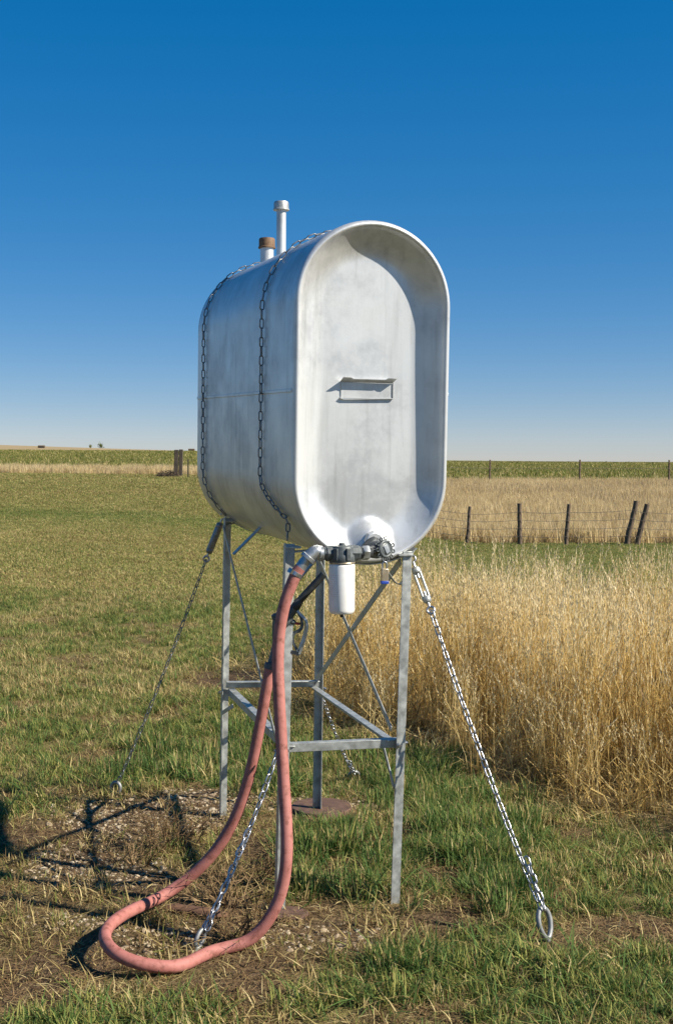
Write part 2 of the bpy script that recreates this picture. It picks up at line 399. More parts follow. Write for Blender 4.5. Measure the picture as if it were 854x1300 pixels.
# ------------------------------------------------------------------ the fuel tank
YAW, TILT = rad(19.6), rad(1.6)
TW = Vector((math.cos(YAW), math.sin(YAW), 0))
TL = Vector((-math.sin(YAW) * math.cos(TILT), math.cos(YAW) * math.cos(TILT), math.sin(TILT)))
TH = TW.cross(TL).normalized()
D0 = 4.05
T0 = P(474, 499.5, D0)                                    # centre of the front rim
TR, TS, TLEN = .2866, .3005, 1.444                          # corner radius, half straight side, length
def T(w, l, h): return T0 + TW * w + TL * l + TH * h
def to_tank(p): d = p - T0; return d.dot(TW), d.dot(TL), d.dot(TH)
NA = 40
def ring(inset, n=NA, m=26):                              # obround outline, counter-clockwise in (w,h)
    r = TR - inset; pts = []
    for k in range(n): a = math.pi * k / n; pts.append((r * math.cos(a), TS + r * math.sin(a)))
    for k in range(m): pts.append((-r, TS - 2 * TS * k / m))
    for k in range(n): a = math.pi + math.pi * k / n; pts.append((r * math.cos(a), -TS + r * math.sin(a)))
    for k in range(m): pts.append((r, -TS + 2 * TS * k / m))
    return pts
NR = len(ring(0))
tank = thing('fuel_tank', T(0, TLEN / 2, -TS - TR), 'large silver obround fuel tank lying lengthwise on the tall steel stand', 'fuel tank')
m = MB()
ls = [.03 + (TLEN - .06) * k / 30 for k in range(31)]
V = [T(w, l, h) for l in ls for (w, h) in ring(0)]
m.add(V, [(k * NR + j, k * NR + (j + 1) % NR, (k + 1) * NR + (j + 1) % NR, (k + 1) * NR + j) for k in range(30) for j in range(NR)])
m.build('shell', SILVER, tank, 180)
def dish(l_in): # rim then concave fillet: (inset, depth)
    pr = [(0, .03), (0, .02), (.0015, .011), (.005, .0045), (.010, .001), (.015, .0), (.019, .002), (.023, .007), (.027, .0145)]
    for k in range(1, 17):
        u = k / 16; pr.append((.027 + .100 * u, .0145 + .050 * (1 - (1 - u) ** 2)))
    for k in range(1, 13): pr.append((.127 + (TR - .130) * k / 12, .0645))
    return pr
def head(name, l0, sgn, boss):
    m = MB(); pr = dish(0); V = []
    for (i, d) in pr:
        for (w, h) in ring(i):
            dd = d
            if boss and i > .016:
                q = math.hypot((w - .012) / .080, (h + .508) / .080)
                bmp = float(smooth((1.0 - q) / .62))
                dd = d - min(d * .9, .046 * bmp)
                dd += .004 * math.sin(w * 7 + 1) * math.sin(h * 5 + .5) * (d / .0645) ** 3
            V.append(T(w, l0 + sgn * dd, h))
    Fc = [(k * NR + j, (k + 1) * NR + j, (k + 1) * NR + (j + 1) % NR, k * NR + (j + 1) % NR)[::sgn] for k in range(len(pr) - 1) for j in range(NR)]
    o_ = (len(pr) - 1) * NR; NM = (NR - 2 * NA) // 2          # close the middle with cross strips
    up_c = list(range(o_, o_ + NA + 1)); lo_c = list(range(o_ + NA + NM, o_ + 2 * NA + NM + 1))
    Fc.append(tuple(up_c)[::-sgn]); Fc.append(tuple(lo_c)[::-sgn])
    for k in range(NM):
        a, b = o_ + NA + k, o_ + NA + k + 1
        c_, d_ = o_ + (NR - k) % NR, o_ + (NR - k - 1) % NR
        if k == 0: c_ = o_
        Fc.append((a, c_, d_, b)[::sgn])
    m.add(V, Fc); return m.build(name, SILVER, tank, 180)
head('front_end', 0, 1, True)
head('rear_end', TLEN, -1, False)
for s in (-1, 1):                                         # lap seam along each side
    m = MB(); m.box(T(s * (TR + .0008), TLEN / 2, .004), TW * .0030, TL * (TLEN / 2 - .018), TH * .0055)
    m.build('lap_seam', SILVER, tank, 30, .0012)
def pipe(name, capname, px, top_py, r, rc, hc, capmat):
    # on the ridge of the tank
    best = min((abs((lambda q: CX + F * (q - Vector((0, 0, EYE))).dot(c_r) / (q - Vector((0, 0, EYE))).dot(f0))(T(0, l / 100 * TLEN, TS + TR)) - px), l) for l in range(5, 100))
    l = best[1] / 100 * TLEN; base = T(0, l, TS + TR - .02)
    d = (base - Vector((0, 0, EYE))).dot(f0); topz = P(px, top_py, d).z; hgt = topz - base.z
    m = MB(); m.lathe(base, (0, 0, 1), [(0, r * 1.45), (.03, r * 1.4), (.034, r), (hgt - .01, r)], 20)
    o = m.build(name, SILVER, tank, 40)
    m = MB(); m.lathe(base + Vector((0, 0, hgt - hc)), (0, 0, 1), [(0, rc * 1.08), (.005, rc * 1.08), (.008, rc), (hc - .006, rc), (hc, rc * .9)], 20)
    m.build(capname, capmat, o, 40)
pipe('vent_pipe', 'vent_cap', 357, 257, .0205, .032, .036, GALV)
pipe('filler_pipe', 'filler_cap', 339, 303, .030, .036, .044, RUST_CAP)
# sheet-metal pocket on the front
FACE_N = -TL
fo = T(0, .0645, 0)
def face(px, py, out=0.0): return on_plane(px, py, fo + FACE_N * out, FACE_N)
bc = face(465, 495); bw_, bh_ = .098, .030
wv, lv, hv = to_tank(bc)
def Fp(w, h, out): return T(wv + w, .0645 - out, hv + h)
m = MB(); t_ = .0016
def sheet(ptsA, ptsB, th):
    n = len(ptsA); V = []
    for A, B in zip(ptsA, ptsB):
        nrm = th; V += [A + nrm, B + nrm, A - nrm, B - nrm]
    Fc = []
    for k in range(n - 1):
        a, b = 4 * k, 4 * k + 4
        Fc += [(a, b, b + 1, a + 1), (a + 2, a + 3, b + 3, b + 2), (a, a + 2, b + 2, b), (a + 1, b + 1, b + 3, a + 3)]
    Fc += [(0, 1, 3, 2), (4 * n - 4, 4 * n - 2, 4 * n - 1, 4 * n - 3)]
    m.add(V, Fc)
prof = []
for k in range(21):
    u = -1 + 2 * k / 20; dep = .030 if abs(u) < .62 else .030 + .006 * smooth((abs(u) - .62) / .25)
    prof.append((u * bw_, float(dep)))
sheet([Fp(w, bh_ - .004, .0) for w, d in prof], [Fp(w, bh_ + (.006 if abs(w) < .062 else .011), d) for w, d in prof], TH * .0011)     # top flange, flared up at its ends
sheet([Fp(bw_, bh_ - .004, 0), Fp(bw_, -bh_, 0)], [Fp(bw_, bh_ - .004, .007), Fp(bw_, -bh_, .007)], TW * .0016)
sheet([Fp(-bw_ - .001, -bh_, 0), Fp(-bw_ + .012, -bh_ - .004, 0), Fp(bw_, -bh_, 0)], [Fp(-bw_ - .001, -bh_, .009), Fp(-bw_ + .012, -bh_ - .004, .009), Fp(bw_, -bh_ + .002, .009)], TH * .0014)
m.box(Fp(0, -.003, .0016), TW * (bw_ - .003), TH * (bh_ - .004), TL * .0012)
m.build('sheet_metal_pocket', SILVER, tank, 30)
for (pa, pb, dep) in (((296, 704), (328, 672), 4.75), ((374, 741), (402, 708), 4.12)):               # flat feet hanging under the tank
    a, b = P(*pa, dep), P(*pb, dep); d = (b - a).normalized(); e = d.cross(TL).normalized()
    m = MB(); m.section(a, b + d * .03, [(-.016, -.003), (.016, -.003), (.016, .003), (-.016, .003)], TL, e)
    m.build('skid_strap', GALV, tank, 30, .002)

# ------------------------------------------------------------------ the stand
FOOT = {'A': (282, 1037), 'B': (353, 1158), 'C': (403, 1032), 'D': (501, 1146)}
TOPP = {'A': (288, 658), 'B': (366, 690), 'C': (408, 684), 'D': (517.5, 696)}
foot, top = {}, {}
for k in FOOT:
    foot[k] = G(*FOOT[k]); d = (foot[k] - Vector((0, 0, EYE))).dot(f0)
    q = P(*TOPP[k], d); dirv = (q - foot[k])
    t = .8
    while t < 1.6:                                        # up to where the leg meets the shell
        p = foot[k] + dirv * t; w, l, h = to_tank(p)
        hh = max(0, abs(h) - TS)
        if math.hypot(w, hh) < TR + .001: break
        t += .004
    t = min(t, 1.0)
    top[k] = foot[k] + dirv * t
cen = sum(foot.values(), Vector()) / 4
stand = thing('tank_stand', (cen.x, cen.y, tz(cen.x, cen.y)), 'tall four legged galvanised angle iron stand carrying the silver tank', 'stand')
SYAW = rad(15.5)
SW, SL = Vector((math.cos(SYAW), math.sin(SYAW), 0)), Vector((-math.sin(SYAW), math.cos(SYAW), 0))
Zv0 = Vector((0, 0, 1))
def angle_prof(a, t): return [(0, 0), (a, 0), (a, t), (t, t), (t, a), (0, a)]
sgn = {'A': (1, -1), 'B': (1, 1), 'C': (-1, -1), 'D': (-1, 1)}
for k in FOOT:
    e1, e2 = SW * sgn[k][0], SL * sgn[k][1]
    o_ = -(e1 + e2) * .012
    m = MB(); m.section(foot[k] - Vector((0, 0, .06)) + o_, top[k] + o_, angle_prof(.033, .004), e1, e2)
    m.build('leg', GALV, stand, 20, .0012)
    w, l, h = to_tank(top[k]); nrm = Vector((0, 0, 1))
    m = MB(); m.box(top[k] + (e1 * .014) - (top[k] - foot[k]).normalized() * .012, e1 * .026, e2 * .024, Vector((0, 0, .004)))
    m.build('top_bracket', GALV, stand, 20, .001)
for (a_, b_) in (('A', 'C'), ('B', 'D')):              # curved band under the tank between each pair of legs
    la, lb = to_tank(top[a_])[1], to_tank(top[b_])[1]; n = 24; V = []
    for k in range(n + 1):
        u = k / n; an = math.pi * (1.30 + .40 * u); l = la + (lb - la) * u
        for (dr, dl) in ((.003, -.016), (.003, .016), (.0075, .016), (.0075, -.016)):
            V.append(T((TR + dr) * math.cos(an), l + dl, -TS + (TR + dr) * math.sin(an)))
    m = MB(); m.add(V, [(4 * k + j, 4 * k + (j + 1) % 4, 4 * k + 4 + (j + 1) % 4, 4 * k + 4 + j) for k in range(n) for j in range(4)] + [(3, 2, 1, 0), (4 * n, 4 * n + 1, 4 * n + 2, 4 * n + 3)])
    m.build('saddle_band', GALV, stand, 40)
    for k_, an in ((a_, math.pi * 1.31), (b_, math.pi * 1.69)):
        l = to_tank(top[k_])[1]; q = T((TR + .006) * math.cos(an), l, -TS + (TR + .006) * math.sin(an)); d = (q - top[k_]).normalized()
        m = MB(); m.section(top[k_] - Zv0 * .03, q, [(-.014, -.003), (.014, -.003), (.014, .003), (-.014, .003)], SL, d.cross(SL).normalized()); m.build('saddle_plate', GALV, stand, 30, .001)
def at_z(k, z): a, b = foot[k], top[k]; return a.lerp(b, (z - a.z) / (b.z - a.z))
def mid(k, py):                                           # point on a leg at a photo height
    best = min(range(400), key=lambda i: abs((lambda q: CY - F * q.dot(c_u) / q.dot(f0))(foot[k].lerp(top[k], i / 400) - Vector((0, 0, EYE))) - py))
    return foot[k].lerp(top[k], best / 400)
RAILP = {('B', 'D'): (946, 940), ('A', 'C'): (864, 862), ('A', 'B'): (874, 948), ('C', 'D'): (870, 940)}
rail_end = {}
for (a, b), (ya, yb) in RAILP.items():
    pa, pb = mid(a, ya), mid(b, yb); d = (pb - pa).normalized(); side = Vector((0, 0, 1)).cross(d).normalized()
    inn = (cen - (pa + pb) / 2); inn.z = 0
    if side.dot(inn) < 0: side = -side
    off = side * .016
    m = MB(); m.section(pa + d * .006 + off, pb - d * .006 + off, angle_prof(.030, .004), side, Vector((0, 0, -1)))
    o = m.build('cross_rail', GALV, stand, 20, .0012)
    for e, s in ((pa, 1), (pb, -1)):
        m2 = MB(); m2.lathe(e + d * s * .012 - side * .016 - Vector((0, 0, .014)), -side, [(0, .009), (.006, .009), (.0065, .005), (.013, .005)], 6)
        m2.build('bolt', CHAIN, o, 30)
def flat(pa, pb, nrm, wid=.024, th=.004, name='diagonal_brace'):
    d = (pb - pa).normalized(); nrm = (nrm - d * nrm.dot(d)).normalized(); e = d.cross(nrm)
    m = MB(); m.section(pa, pb, [(-wid / 2, -th / 2), (wid / 2, -th / 2), (wid / 2, th / 2), (-wid / 2, th / 2)], e, nrm)
    return m.build(name, GALV, stand, 20, .001)
out_l, out_r = -SW * .016, SW * .016
flat(mid('A', 668) + out_l, mid('B', 950) + out_l, SW, .018)
flat(mid('A', 905) + out_l * .5, mid('A', 884).lerp(mid('B', 948), .22) + out_l * .5, SW, .018)
flat(mid('D', 712) + out_l * 1.6, mid('C', 868) + out_l * 1.6, SW, .026)
flat(mid('C', 694) + out_l * 2.3, mid('D', 925) + out_l * 2.3, SW, .020)
flat(mid('D', 1000) + out_l * 1.2, mid('D', 944).lerp(mid('C', 872), .16) + out_l * 1.2, SW, .018)
hk = [P(511, 703, 4.2), P(512, 730, 4.2), P(511, 738, 4.19), P(506, 741, 4.17), P(500, 737, 4.12), P(495, 730, 4.07), P(491, 724, 4.03)]
m = MB(); hp = catmull(hk, 5)
V = []
for p in hp: V += [p - SL * .012 + SW * .0, p + SL * .012]
m.add(V, [(2 * k, 2 * k + 1, 2 * k + 3, 2 * k + 2) for k in range(len(hp) - 1)])
o = m.build('nozzle_hook', GALV, stand, 60); so_ = o.modifiers.new('thick', 'SOLIDIFY'); so_.thickness = .003

# plates under the legs
def plate(name, px, py, rx, th, material, label, cat, n=40, jag=.04):
    c = G(px, py); c.z = tz(c.x, c.y); m = MB(); V = []; rr = [1 + jag * (random.random() - .5) for _ in range(n)]
    for hgt, sc_ in ((-.03, 1), (th - .003, 1), (th, .985)):
        for k in range(n):
            a = 2 * math.pi * k / n; V.append(c + Vector((math.cos(a) * rx[0] * rr[k] * sc_, math.sin(a) * rx[1] * rr[k] * sc_, hgt)))
    Fc = [(q * n + k, q * n + (k + 1) % n, (q + 1) * n + (k + 1) % n, (q + 1) * n + k) for q in range(2) for k in range(n)]
    Fc += [tuple(range(n))[::-1], tuple(range(2 * n, 3 * n))]
    m.add(V, Fc); return tag(m.build(name, material, None, 35), label, cat)
plate('foot_plate', 408, 1029, (.135, .13), .022, RUST_PLATE, 'round rusty steel foot plate half buried in gravel under the rear right leg', 'plate')
plate('foot_plate', 366, 1163, (.070, .055), .014, RUST_PLATE, 'small rusty foot plate in dry litter under the leg beside the hose', 'plate', 12, .25)

# ------------------------------------------------------------------ chains
def link_mesh(length=.046, width=.026, r=.0036, n=5):
    a = width / 2 - r; h = (length - width) / 2; p = []
    for k in range(5): t = math.pi * k / 4; p.append(Vector((0, a * math.cos(t), h + a * math.sin(t))))
    for k in range(5): t = math.pi + math.pi * k / 4; p.append(Vector((0, a * math.cos(t), -h + a * math.sin(t))))
    return MB().tube(p, r, n, closed=True, up=Vector((1, 0, 0)))
LINK = {True: link_mesh(.041, .0225, .0031).mesh('chain_link', CHAIN, 180), False: link_mesh(.041, .0185, .0026).mesh('chain_link', DARK_CHAIN, 180)}
def chain(path, parent, mesh, pitch, nrm_fn, tw0=45):
    pts = resample(path, pitch)
    for k in range(len(pts) - 1):
        a, b = pts[k], pts[k + 1]; t = (b - a).normalized(); c = (a + b) / 2; n = nrm_fn(c)
        n = (n - t * n.dot(t)).normalized(); bi = t.cross(n); tw = rad(tw0 + 90 * (k % 2) + random.uniform(-16, 16))
        x = n * math.cos(tw) + bi * math.sin(tw); y = t.cross(x)
        mt = Matrix.Identity(4)
        for i, v in enumerate((x, y, t)):
            for j in range(3): mt[j][i] = v[j]
        mt.translation = c; place(mesh, 'chain_link', mt, parent)
def strap(l_mid, legL, legR, label):
    off = .011; wl, ll, hl = to_tank(top[legL]); wr, lr, hr = to_tank(top[legR])
    a1, a0 = math.pi + .50, -.45
    pts = [top[legL] + (T(0, ll, hl) - top[legL]).normalized() * -.004 + Vector((0, 0, .012))]
    def at(a, l, r=TR + off): return T(r * math.cos(a), l, (TS if math.sin(a) > 1e-8 else -TS) + r * math.sin(a))
    n = 60
    for k in range(9):                                        # lower left, drifting to the leg
        a = a1 - (a1 - math.pi) * k / 8; u = 1 - k / 8; pts.append(at(a, l_mid + (ll - l_mid) * u ** 1.6 * .85))
    for k in range(1, 12): pts.append(T(-TR - off, l_mid, -TS + 2 * TS * k / 12))
    for k in range(25): a = math.pi * (1 - k / 24); pts.append(at(a + (1e-6 if k == 24 else -1e-6), l_mid))
    for k in range(1, 12): pts.append(T(TR + off, l_mid, TS - 2 * TS * k / 12))
    for k in range(1, 9): a = a0 * k / 8; pts.append(at(a, l_mid + (lr - l_mid) * (k / 8) ** 1.6 * .85))
    pts.append(top[legR] + Vector((0, 0, .012)))
    e = thing('tie_down_chain', pts[0], label, 'chain', 'chains over the tank')
    def nf(p):
        w, l, h = to_tank(p); hh = h - max(-TS, min(TS, h)); v = TW * w + TH * hh if abs(hh) > 1e-6 else TW * w
        return v.normalized()
    chain(pts, e, LINK[False], .0334, nf, 8)
    return pts
strapF = strap(.36, 'B', 'D', 'dark steel chain strapped over the tank next to its open front rim')
strapR = strap(1.274, 'A', 'C', 'dark steel chain strapped over the rear end of the silver tank')

def eye_ring(c, axis_up, face_n, rw, rh, r, name, label, lean=0):
    """teardrop anchor eye on a shank driven into the ground"""
    e = thing(name, (c.x, c.y, tz(c.x, c.y)), label, 'ground anchor', 'anchors of the guy chains')
    side = axis_up.cross(face_n).normalized(); p = []
    for k in range(24):
        a = 2 * math.pi * k / 24; w = rw * math.sin(a) * (1 - .28 * (1 - (math.cos(a) + 1) / 2) ** 2); p.append(c + side * w + axis_up * (rh * math.cos(a)))
    MB().tube(p, r, 8, closed=True, up=face_n).build('eye', DULL, e, 180)
    b = c - axis_up * rh
    MB().tube([b + axis_up * .004, b - axis_up * .03, b - axis_up * .12], r * 1.02, 8).build('shank', DULL, e, 60)
    return e
def guy(pa, eye_c, tb_len, label, mesh, dbl=.14, sag=.02, ahead=None):
    """turnbuckle at the top, then chain down to the anchor eye"""
    e = thing('guy_chain', eye_c, label, 'chain', 'guy chains of the stand')
    d = (eye_c - pa).normalized(); q0 = pa + d * .03; q1 = q0 + d * tb_len; n = Vector((0, 0, 1)); sd_ = d.cross(Vector((0, 1, 0))).normalized(); nn = d.cross(sd_)
    if tb_len:
        m = MB()
        if not mesh: m.lathe(q0 + d * .02, d, [(0, .012), (.01, .0145), (tb_len - .05, .0145), (tb_len - .04, .012)], 12)
        for s in (-1, 1): m.tube([q0 + sd_ * .011 * s + d * .02, q1 + sd_ * .011 * s - d * .02], .0048, 8)
        for q, s in ((q0, 1), (q1, -1)): m.lathe(q + d * s * .008, d * s, [(0, .010), (.004, .0145), (.020, .0165), (.026, .011)], 12)
        o = m.build('turnbuckle', GALV if mesh else DARK_CHAIN, e, 50)
        m = MB(); m.tube([q0 + d * .05, q0 - d * .012], .0048, 8)
        h = [q0 - d * .012 + (sd_ * math.sin(t) * .013 - d * (1 - math.cos(t)) * .013) for t in np.linspace(0, 4.6, 12)]
        m.tube(h, .0042, 8); m.build('hook', CHAIN, o, 60)
        m = MB(); m.tube([q1 - d * .05, q1 + d * .008], .0048, 8)
        h = [q1 + d * (.008 + .013 * (1 - math.cos(t))) + sd_ * .013 * math.sin(t) for t in np.linspace(0, 2 * math.pi, 14)[:-1]]
        m.tube(h, .0045, 8, closed=True); m.build('eye_end', CHAIN, o, 60)
        st = q1 + d * .024
    else: st = pa
    path = []
    for k in range(25):
        t = k / 24; p = st.lerp(eye_c, t); p = p - Vector((0, 0, sag * 4 * t * (1 - t))); path.append(p)
    chain(path, e, LINK[mesh], .0300 if mesh else .0334, lambda p: nn)
    if dbl:                                               # spare tail wrapped back along the lower run
        L = (eye_c - st).length; k0 = st.lerp(eye_c, 1 - dbl / L)
        chain([k0 + nn * .016 + sd_ * .010 - Vector((0, 0, .0)), eye_c + nn * .012 + sd_ * .008], e, LINK[mesh], .0300, lambda p: nn, 20)
    return e
# right front
eR = G(690, 1192); up_ = (P(678, 1150, 4.16) - eR); cR = G(691, 1172, .055)
ax = (P(523, 709, 4.25) - cR).normalized()
ringN = ax.cross(Vector((.55, 1, 0))).normalized().cross(ax) * -1
axr = (ax * .75 + Vector((0, 0, .6))).normalized()
eye_ring(cR, axr, Vector((.75, -.8, .15)).normalized(), .031, .048, .0085, 'ground_anchor', 'galvanised teardrop anchor eye in green grass at the foot of the bright chain')
guy(P(522, 708, 4.25), cR + axr * .040, .155, 'bright zinc guy chain from the right front leg down to an anchor eye', True, .17, .030)
# left rear
cL = G(147, 1001, .03); axl = (P(284, 654, 5.3) - cL).normalized()
eye_ring(cL, (axl + Vector((0, 0, .4))).normalized(), Vector((-.25, -1, .3)).normalized(), .024, .030, .0085, 'ground_anchor', 'round steel anchor eye at the edge of the gravel left of the stand')
guy(P(284, 654, 5.27), cL + axl * .03, .165, 'dark guy chain with closed turnbuckle from the left rear leg to the lawn', False, 0, .03)
# front left: from the rail of leg B
cF = G(254, 1192, .03); pF = mid('B', 950) + SW * -.02 - SL * .02; axf = (pF - cF).normalized()
eye_ring(cF, axf, (SL * -1 + SW * .9).normalized(), .019, .032, .007, 'ground_anchor', 'weathered anchor eye in dry weeds inside the hose loop')
guy(pF, cF + axf * .03, 0, 'bright guy chain running down inside the loop of the pink hose', True, .34, .035)
# rear right
cB = G(449, 985, .03); pB = mid('C', 880) + SW * .012 + SL * .02; axb = (pB - cB).normalized()
eye_ring(cB, axb, Vector((0, -1, .2)).normalized(), .026, .034, .008, 'ground_anchor', 'pale anchor eye in green grass behind the stand')
guy(pB, cB + axb * .03, 0, 'short bright guy chain behind the stand in front of golden grass', True, .12, .02)

# ------------------------------------------------------------------ plumbing under the front rim
FWD = -SL                                                   # out of the front of the tank
fd = 3.935
fh = P(434, 703, fd)
flt = thing('fuel_filter', P(434, 780, fd), 'white spin on fuel filter with grey iron head hanging below the tank front', 'filter')
Zv = Vector((0, 0, 1))
m = MB(); m.lathe(fh + Zv * -.030, Zv, [(0, .041), (.004, .044), (.026, .043), (.030, .040), (.052, .040), (.057, .036), (.058, .012), (.066, .011), (.067, .006)], 28)
for k in range(6):
    a = k * math.pi / 3; m.box(fh + Zv * .0 + Vector((math.cos(a), math.sin(a), 0)) * .040, Vector((math.cos(a), math.sin(a), 0)) * .006, Vector((-math.sin(a), math.cos(a), 0)) * .008, Zv * .020)
hd = m.build('filter_head', DARK_IRON, flt, 40, .0015)
for s in (-1, 1):
    m = MB(); m.lathe(fh + Zv * .002 + SW * s * .030, SW * s, [(0, .027), (.026, .026), (.028, .022), (.034, .022)], 8); m.build('side_port', DARK_IRON, hd, 30, .0015)
can_o = fh - Zv * .036
m = MB(); m.lathe((0, 0, 0), (0, 0, -1), [(-.006, .036), (0, .0425), (.004, .0435), (.150, .0435), (.158, .0415), (.163, .036), (.165, .020)], 36)
can = m.build('canister', CANISTER, None, 35); can.location = can_o; can.parent = flt; can.matrix_parent_inverse = flt.matrix_basis.inverted()
MB().lathe(can_o + Zv * .004, Zv, [(0, .043), (.003, .0445), (.006, .043)], 32).build('gasket_ring', BRASS, flt, 40)
m = MB(); m.lathe(can_o - Zv * .164, -Zv, [(0, .007), (.010, .006), (.013, .004)], 8); m.build('drain_nub', BLACK_IRON, can, 30)
# elbow from the head to the hose
e0 = fh + Zv * .002 - SW * .062; he = P(378, 725, 3.90)
epts = catmull([e0, e0 - SW * .018, P(401, 700, 3.908), P(391, 708, 3.902), he], 8)
nE = len(epts)
m = MB(); m.tube(epts, [.0185 + .003 * (1 if .15 < k / nE < .75 else 0) for k in range(nE)], 18)
el = m.build('elbow', ALLOY, flt, 60)
for k0 in (int(nE * .16), int(nE * .74)):
    a, b = epts[k0], epts[k0 + 1]; d = (b - a).normalized(); m = MB(); m.lathe(a - d * .007, d, [(0, .0225), (.002, .026), (.013, .026), (.015, .0225)], 18); m.build('collar', ALLOY, el, 40)
d_out = (epts[-1] - epts[-2]).normalized()

# valve
vc = P(489, 697, 3.985)
bossp = T(.012, .010, -.508)
vx = (P(505, 680, 3.74) - P(478, 703, 3.85)).normalized()
valve = thing('outlet_valve', P(470, 712, 3.97), 'dark iron outlet valve with a round holed handwheel under the tank rim', 'valve')
vax = (FWD * .86 + SW * .42 + Zv * .10).normalized()
vb = vc - vax * .040
m = MB(); m.lathe(vb - vax * .035, vax, [(0, .022), (.006, .028), (.030, .031), (.052, .029), (.056, .020), (.064, .015), (.070, .010)], 20)
body = m.build('valve_body', DARK_IRON, valve, 45)
pl = [fh + SW * .060 + Zv * .002, fh + SW * .085 + Zv * .002, vb]
MB().tube(catmull(pl, 6), .019, 16).build('nipple', BLACK_IRON, valve, 60)
MB().lathe(fh + SW * .070 + Zv * .002, SW, [(0, .024), (.003, .0255), (.020, .0255), (.023, .024)], 6).build('hex_union', ALLOY, valve, 30, .001)
MB().tube(catmull([vb + vax * .0, vb - vax * .05 + Zv * .004, bossp + TL * -.005, bossp + TL * .03], 6), .021, 16).build('outlet_pipe', BLACK_IRON, valve, 60)
MB().lathe(bossp - TL * .018, TL, [(0, .030), (.004, .034), (.03, .036)], 8).build('tank_bung', SILVER, valve, 30, .002)
wa = vax.orthogonal().normalized(); wb = vax.cross(wa)
m = MB(); R_ = .036
m.tube([vc + (wa * math.cos(t) + wb * math.sin(t)) * R_ * .72 for t in np.linspace(0, 2 * math.pi, 31)[:-1]], .0062, 8, closed=True, up=vax)
m.lathe(vc - vax * .006, vax, [(0, .010), (.002, .026), (.006, .028), (.010, .024), (.012, .008)], 24)
hw = m.build('handwheel', DARK_IRON, valve, 50)
for k in range(11):
    t = 2 * math.pi * k / 11; c = vc + (wa * math.cos(t) + wb * math.sin(t)) * (R_ + .001); u_ = (wa * math.cos(t) + wb * math.sin(t)); s_ = vax.cross(u_)
    MB().tube([c + (u_ * math.cos(q) + s_ * math.sin(q)) * .0058 for q in np.linspace(0, 2 * math.pi, 11)[:-1]], .0024, 6, closed=True, up=vax).build('wheel_loop', DARK_IRON, hw, 60)
tg = (wa * .2 + wb).normalized() if abs(wb.z) > abs(wa.z) else (wb * .2 + wa).normalized()
tside = vax.cross(tg)
MB().box(vc + vax * .0075, tside * .0095, tg * .0145, vax * .0012).build('maker_plate', ALLOY, hw, 30, .0006)
# padlock hanging from the wheel
pk = P(488, 730, 3.975)
lock = thing('padlock', pk - Zv * .022, 'small brass padlock with blue base hanging below the handwheel', 'padlock')
MB().box(pk, SW * .0125, Zv * .022, FWD * .008).build('body', BRASS, lock, 30, .003)
MB().box(pk - Zv * .0245, SW * .0133, Zv * .0055, FWD * .0088).build('base_bumper', BLUE, lock, 30, .002)
sh = [pk + Zv * .020 + SW * .008, pk + Zv * .034 + SW * .008, pk + Zv * .043 + SW * .004, pk + Zv * .044 - SW * .004, pk + Zv * .034 - SW * .008, pk + Zv * .020 - SW * .008]
MB().tube(catmull(sh, 4), .003, 8).build('shackle', CHAIN, lock, 60)

# ------------------------------------------------------------------ hose
HR = .0196
def HG(px, py, lift=.0): return G(px, py, HR + .002 + lift)
hp = [he - d_out * .014, he + d_out * .012, P(366.5, 746, 3.895), P(358, 774, 3.893), P(352.5, 820, 3.895), P(353, 860, 3.88), P(356, 920, 3.86), P(360, 990, 3.83), P(364, 1050, 3.79), P(364.5, 1095, 3.76), P(358, 1135, 3.76),
      P(341, 1172, 3.75), P(310, 1203, 3.74), P(270, 1221, 3.715), HG(222, 1229, .005), HG(176, 1225, .025), HG(143, 1211, .05), HG(130, 1191, .062), HG(140, 1172, .06), HG(168, 1155, .055), P(205, 1139, 4.10),
      P(248, 1109, 4.12), P(285, 1066, 4.12), P(308, 1016, 4.11), P(322, 962, 4.09), P(333, 905, 4.08), P(341, 858, 4.07), P(344.5, 842, 4.07)]
gl = G(150, 1215)
hose = thing('fuel_hose', gl, 'faded pink red rubber fuel hose hanging from the filter elbow and looping on the ground', 'hose')
hcur = resample(catmull(hp, 12), .018)
for _ in range(14):
    hcur = [hcur[0], hcur[1]] + [hcur[k] * .5 + (hcur[k - 1] + hcur[k + 1]) * .25 for k in range(2, len(hcur) - 2)] + [hcur[-2], hcur[-1]]
for p in hcur:
    if p.z < tz(p.x, p.y) + HR: p.z = tz(p.x, p.y) + HR
for _ in range(10):
    hcur = [hcur[0], hcur[1]] + [hcur[k] * .5 + (hcur[k - 1] + hcur[k + 1]) * .25 for k in range(2, len(hcur) - 2)] + [hcur[-2], hcur[-1]]
rr = [HR * (1.0 + .012 * math.sin(k * .9)) for k in range(len(hcur))]
MB().tube(hcur, rr, 18).build('hose_tube', HOSE, hose, 60)
c0 = hcur[1]; d0 = (hcur[2] - hcur[0]).normalized()
m = MB(); m.lathe(c0 - d0 * .0, d0, [(0, HR + .0008), (.001, HR + .0028), (.013, HR + .0028), (.014, HR + .0008)], 24)
m.box(c0 + d0 * .007 + d0.orthogonal().normalized() * (HR + .006), d0 * .008, d0.orthogonal().normalized() * .005, d0.cross(d0.orthogonal().normalized()) * .009)
m.build('hose_clamp', CHAIN, hose, 40)
c1 = hcur[-1]; d1 = (hcur[-1] - hcur[-3]).normalized()
MB().lathe(c1 - d1 * .020, d1, [(0, HR + .001), (.001, HR + .003), (.018, HR + .003), (.020, HR + .001)], 24).build('end_ferrule', DARK_IRON, hose, 40)

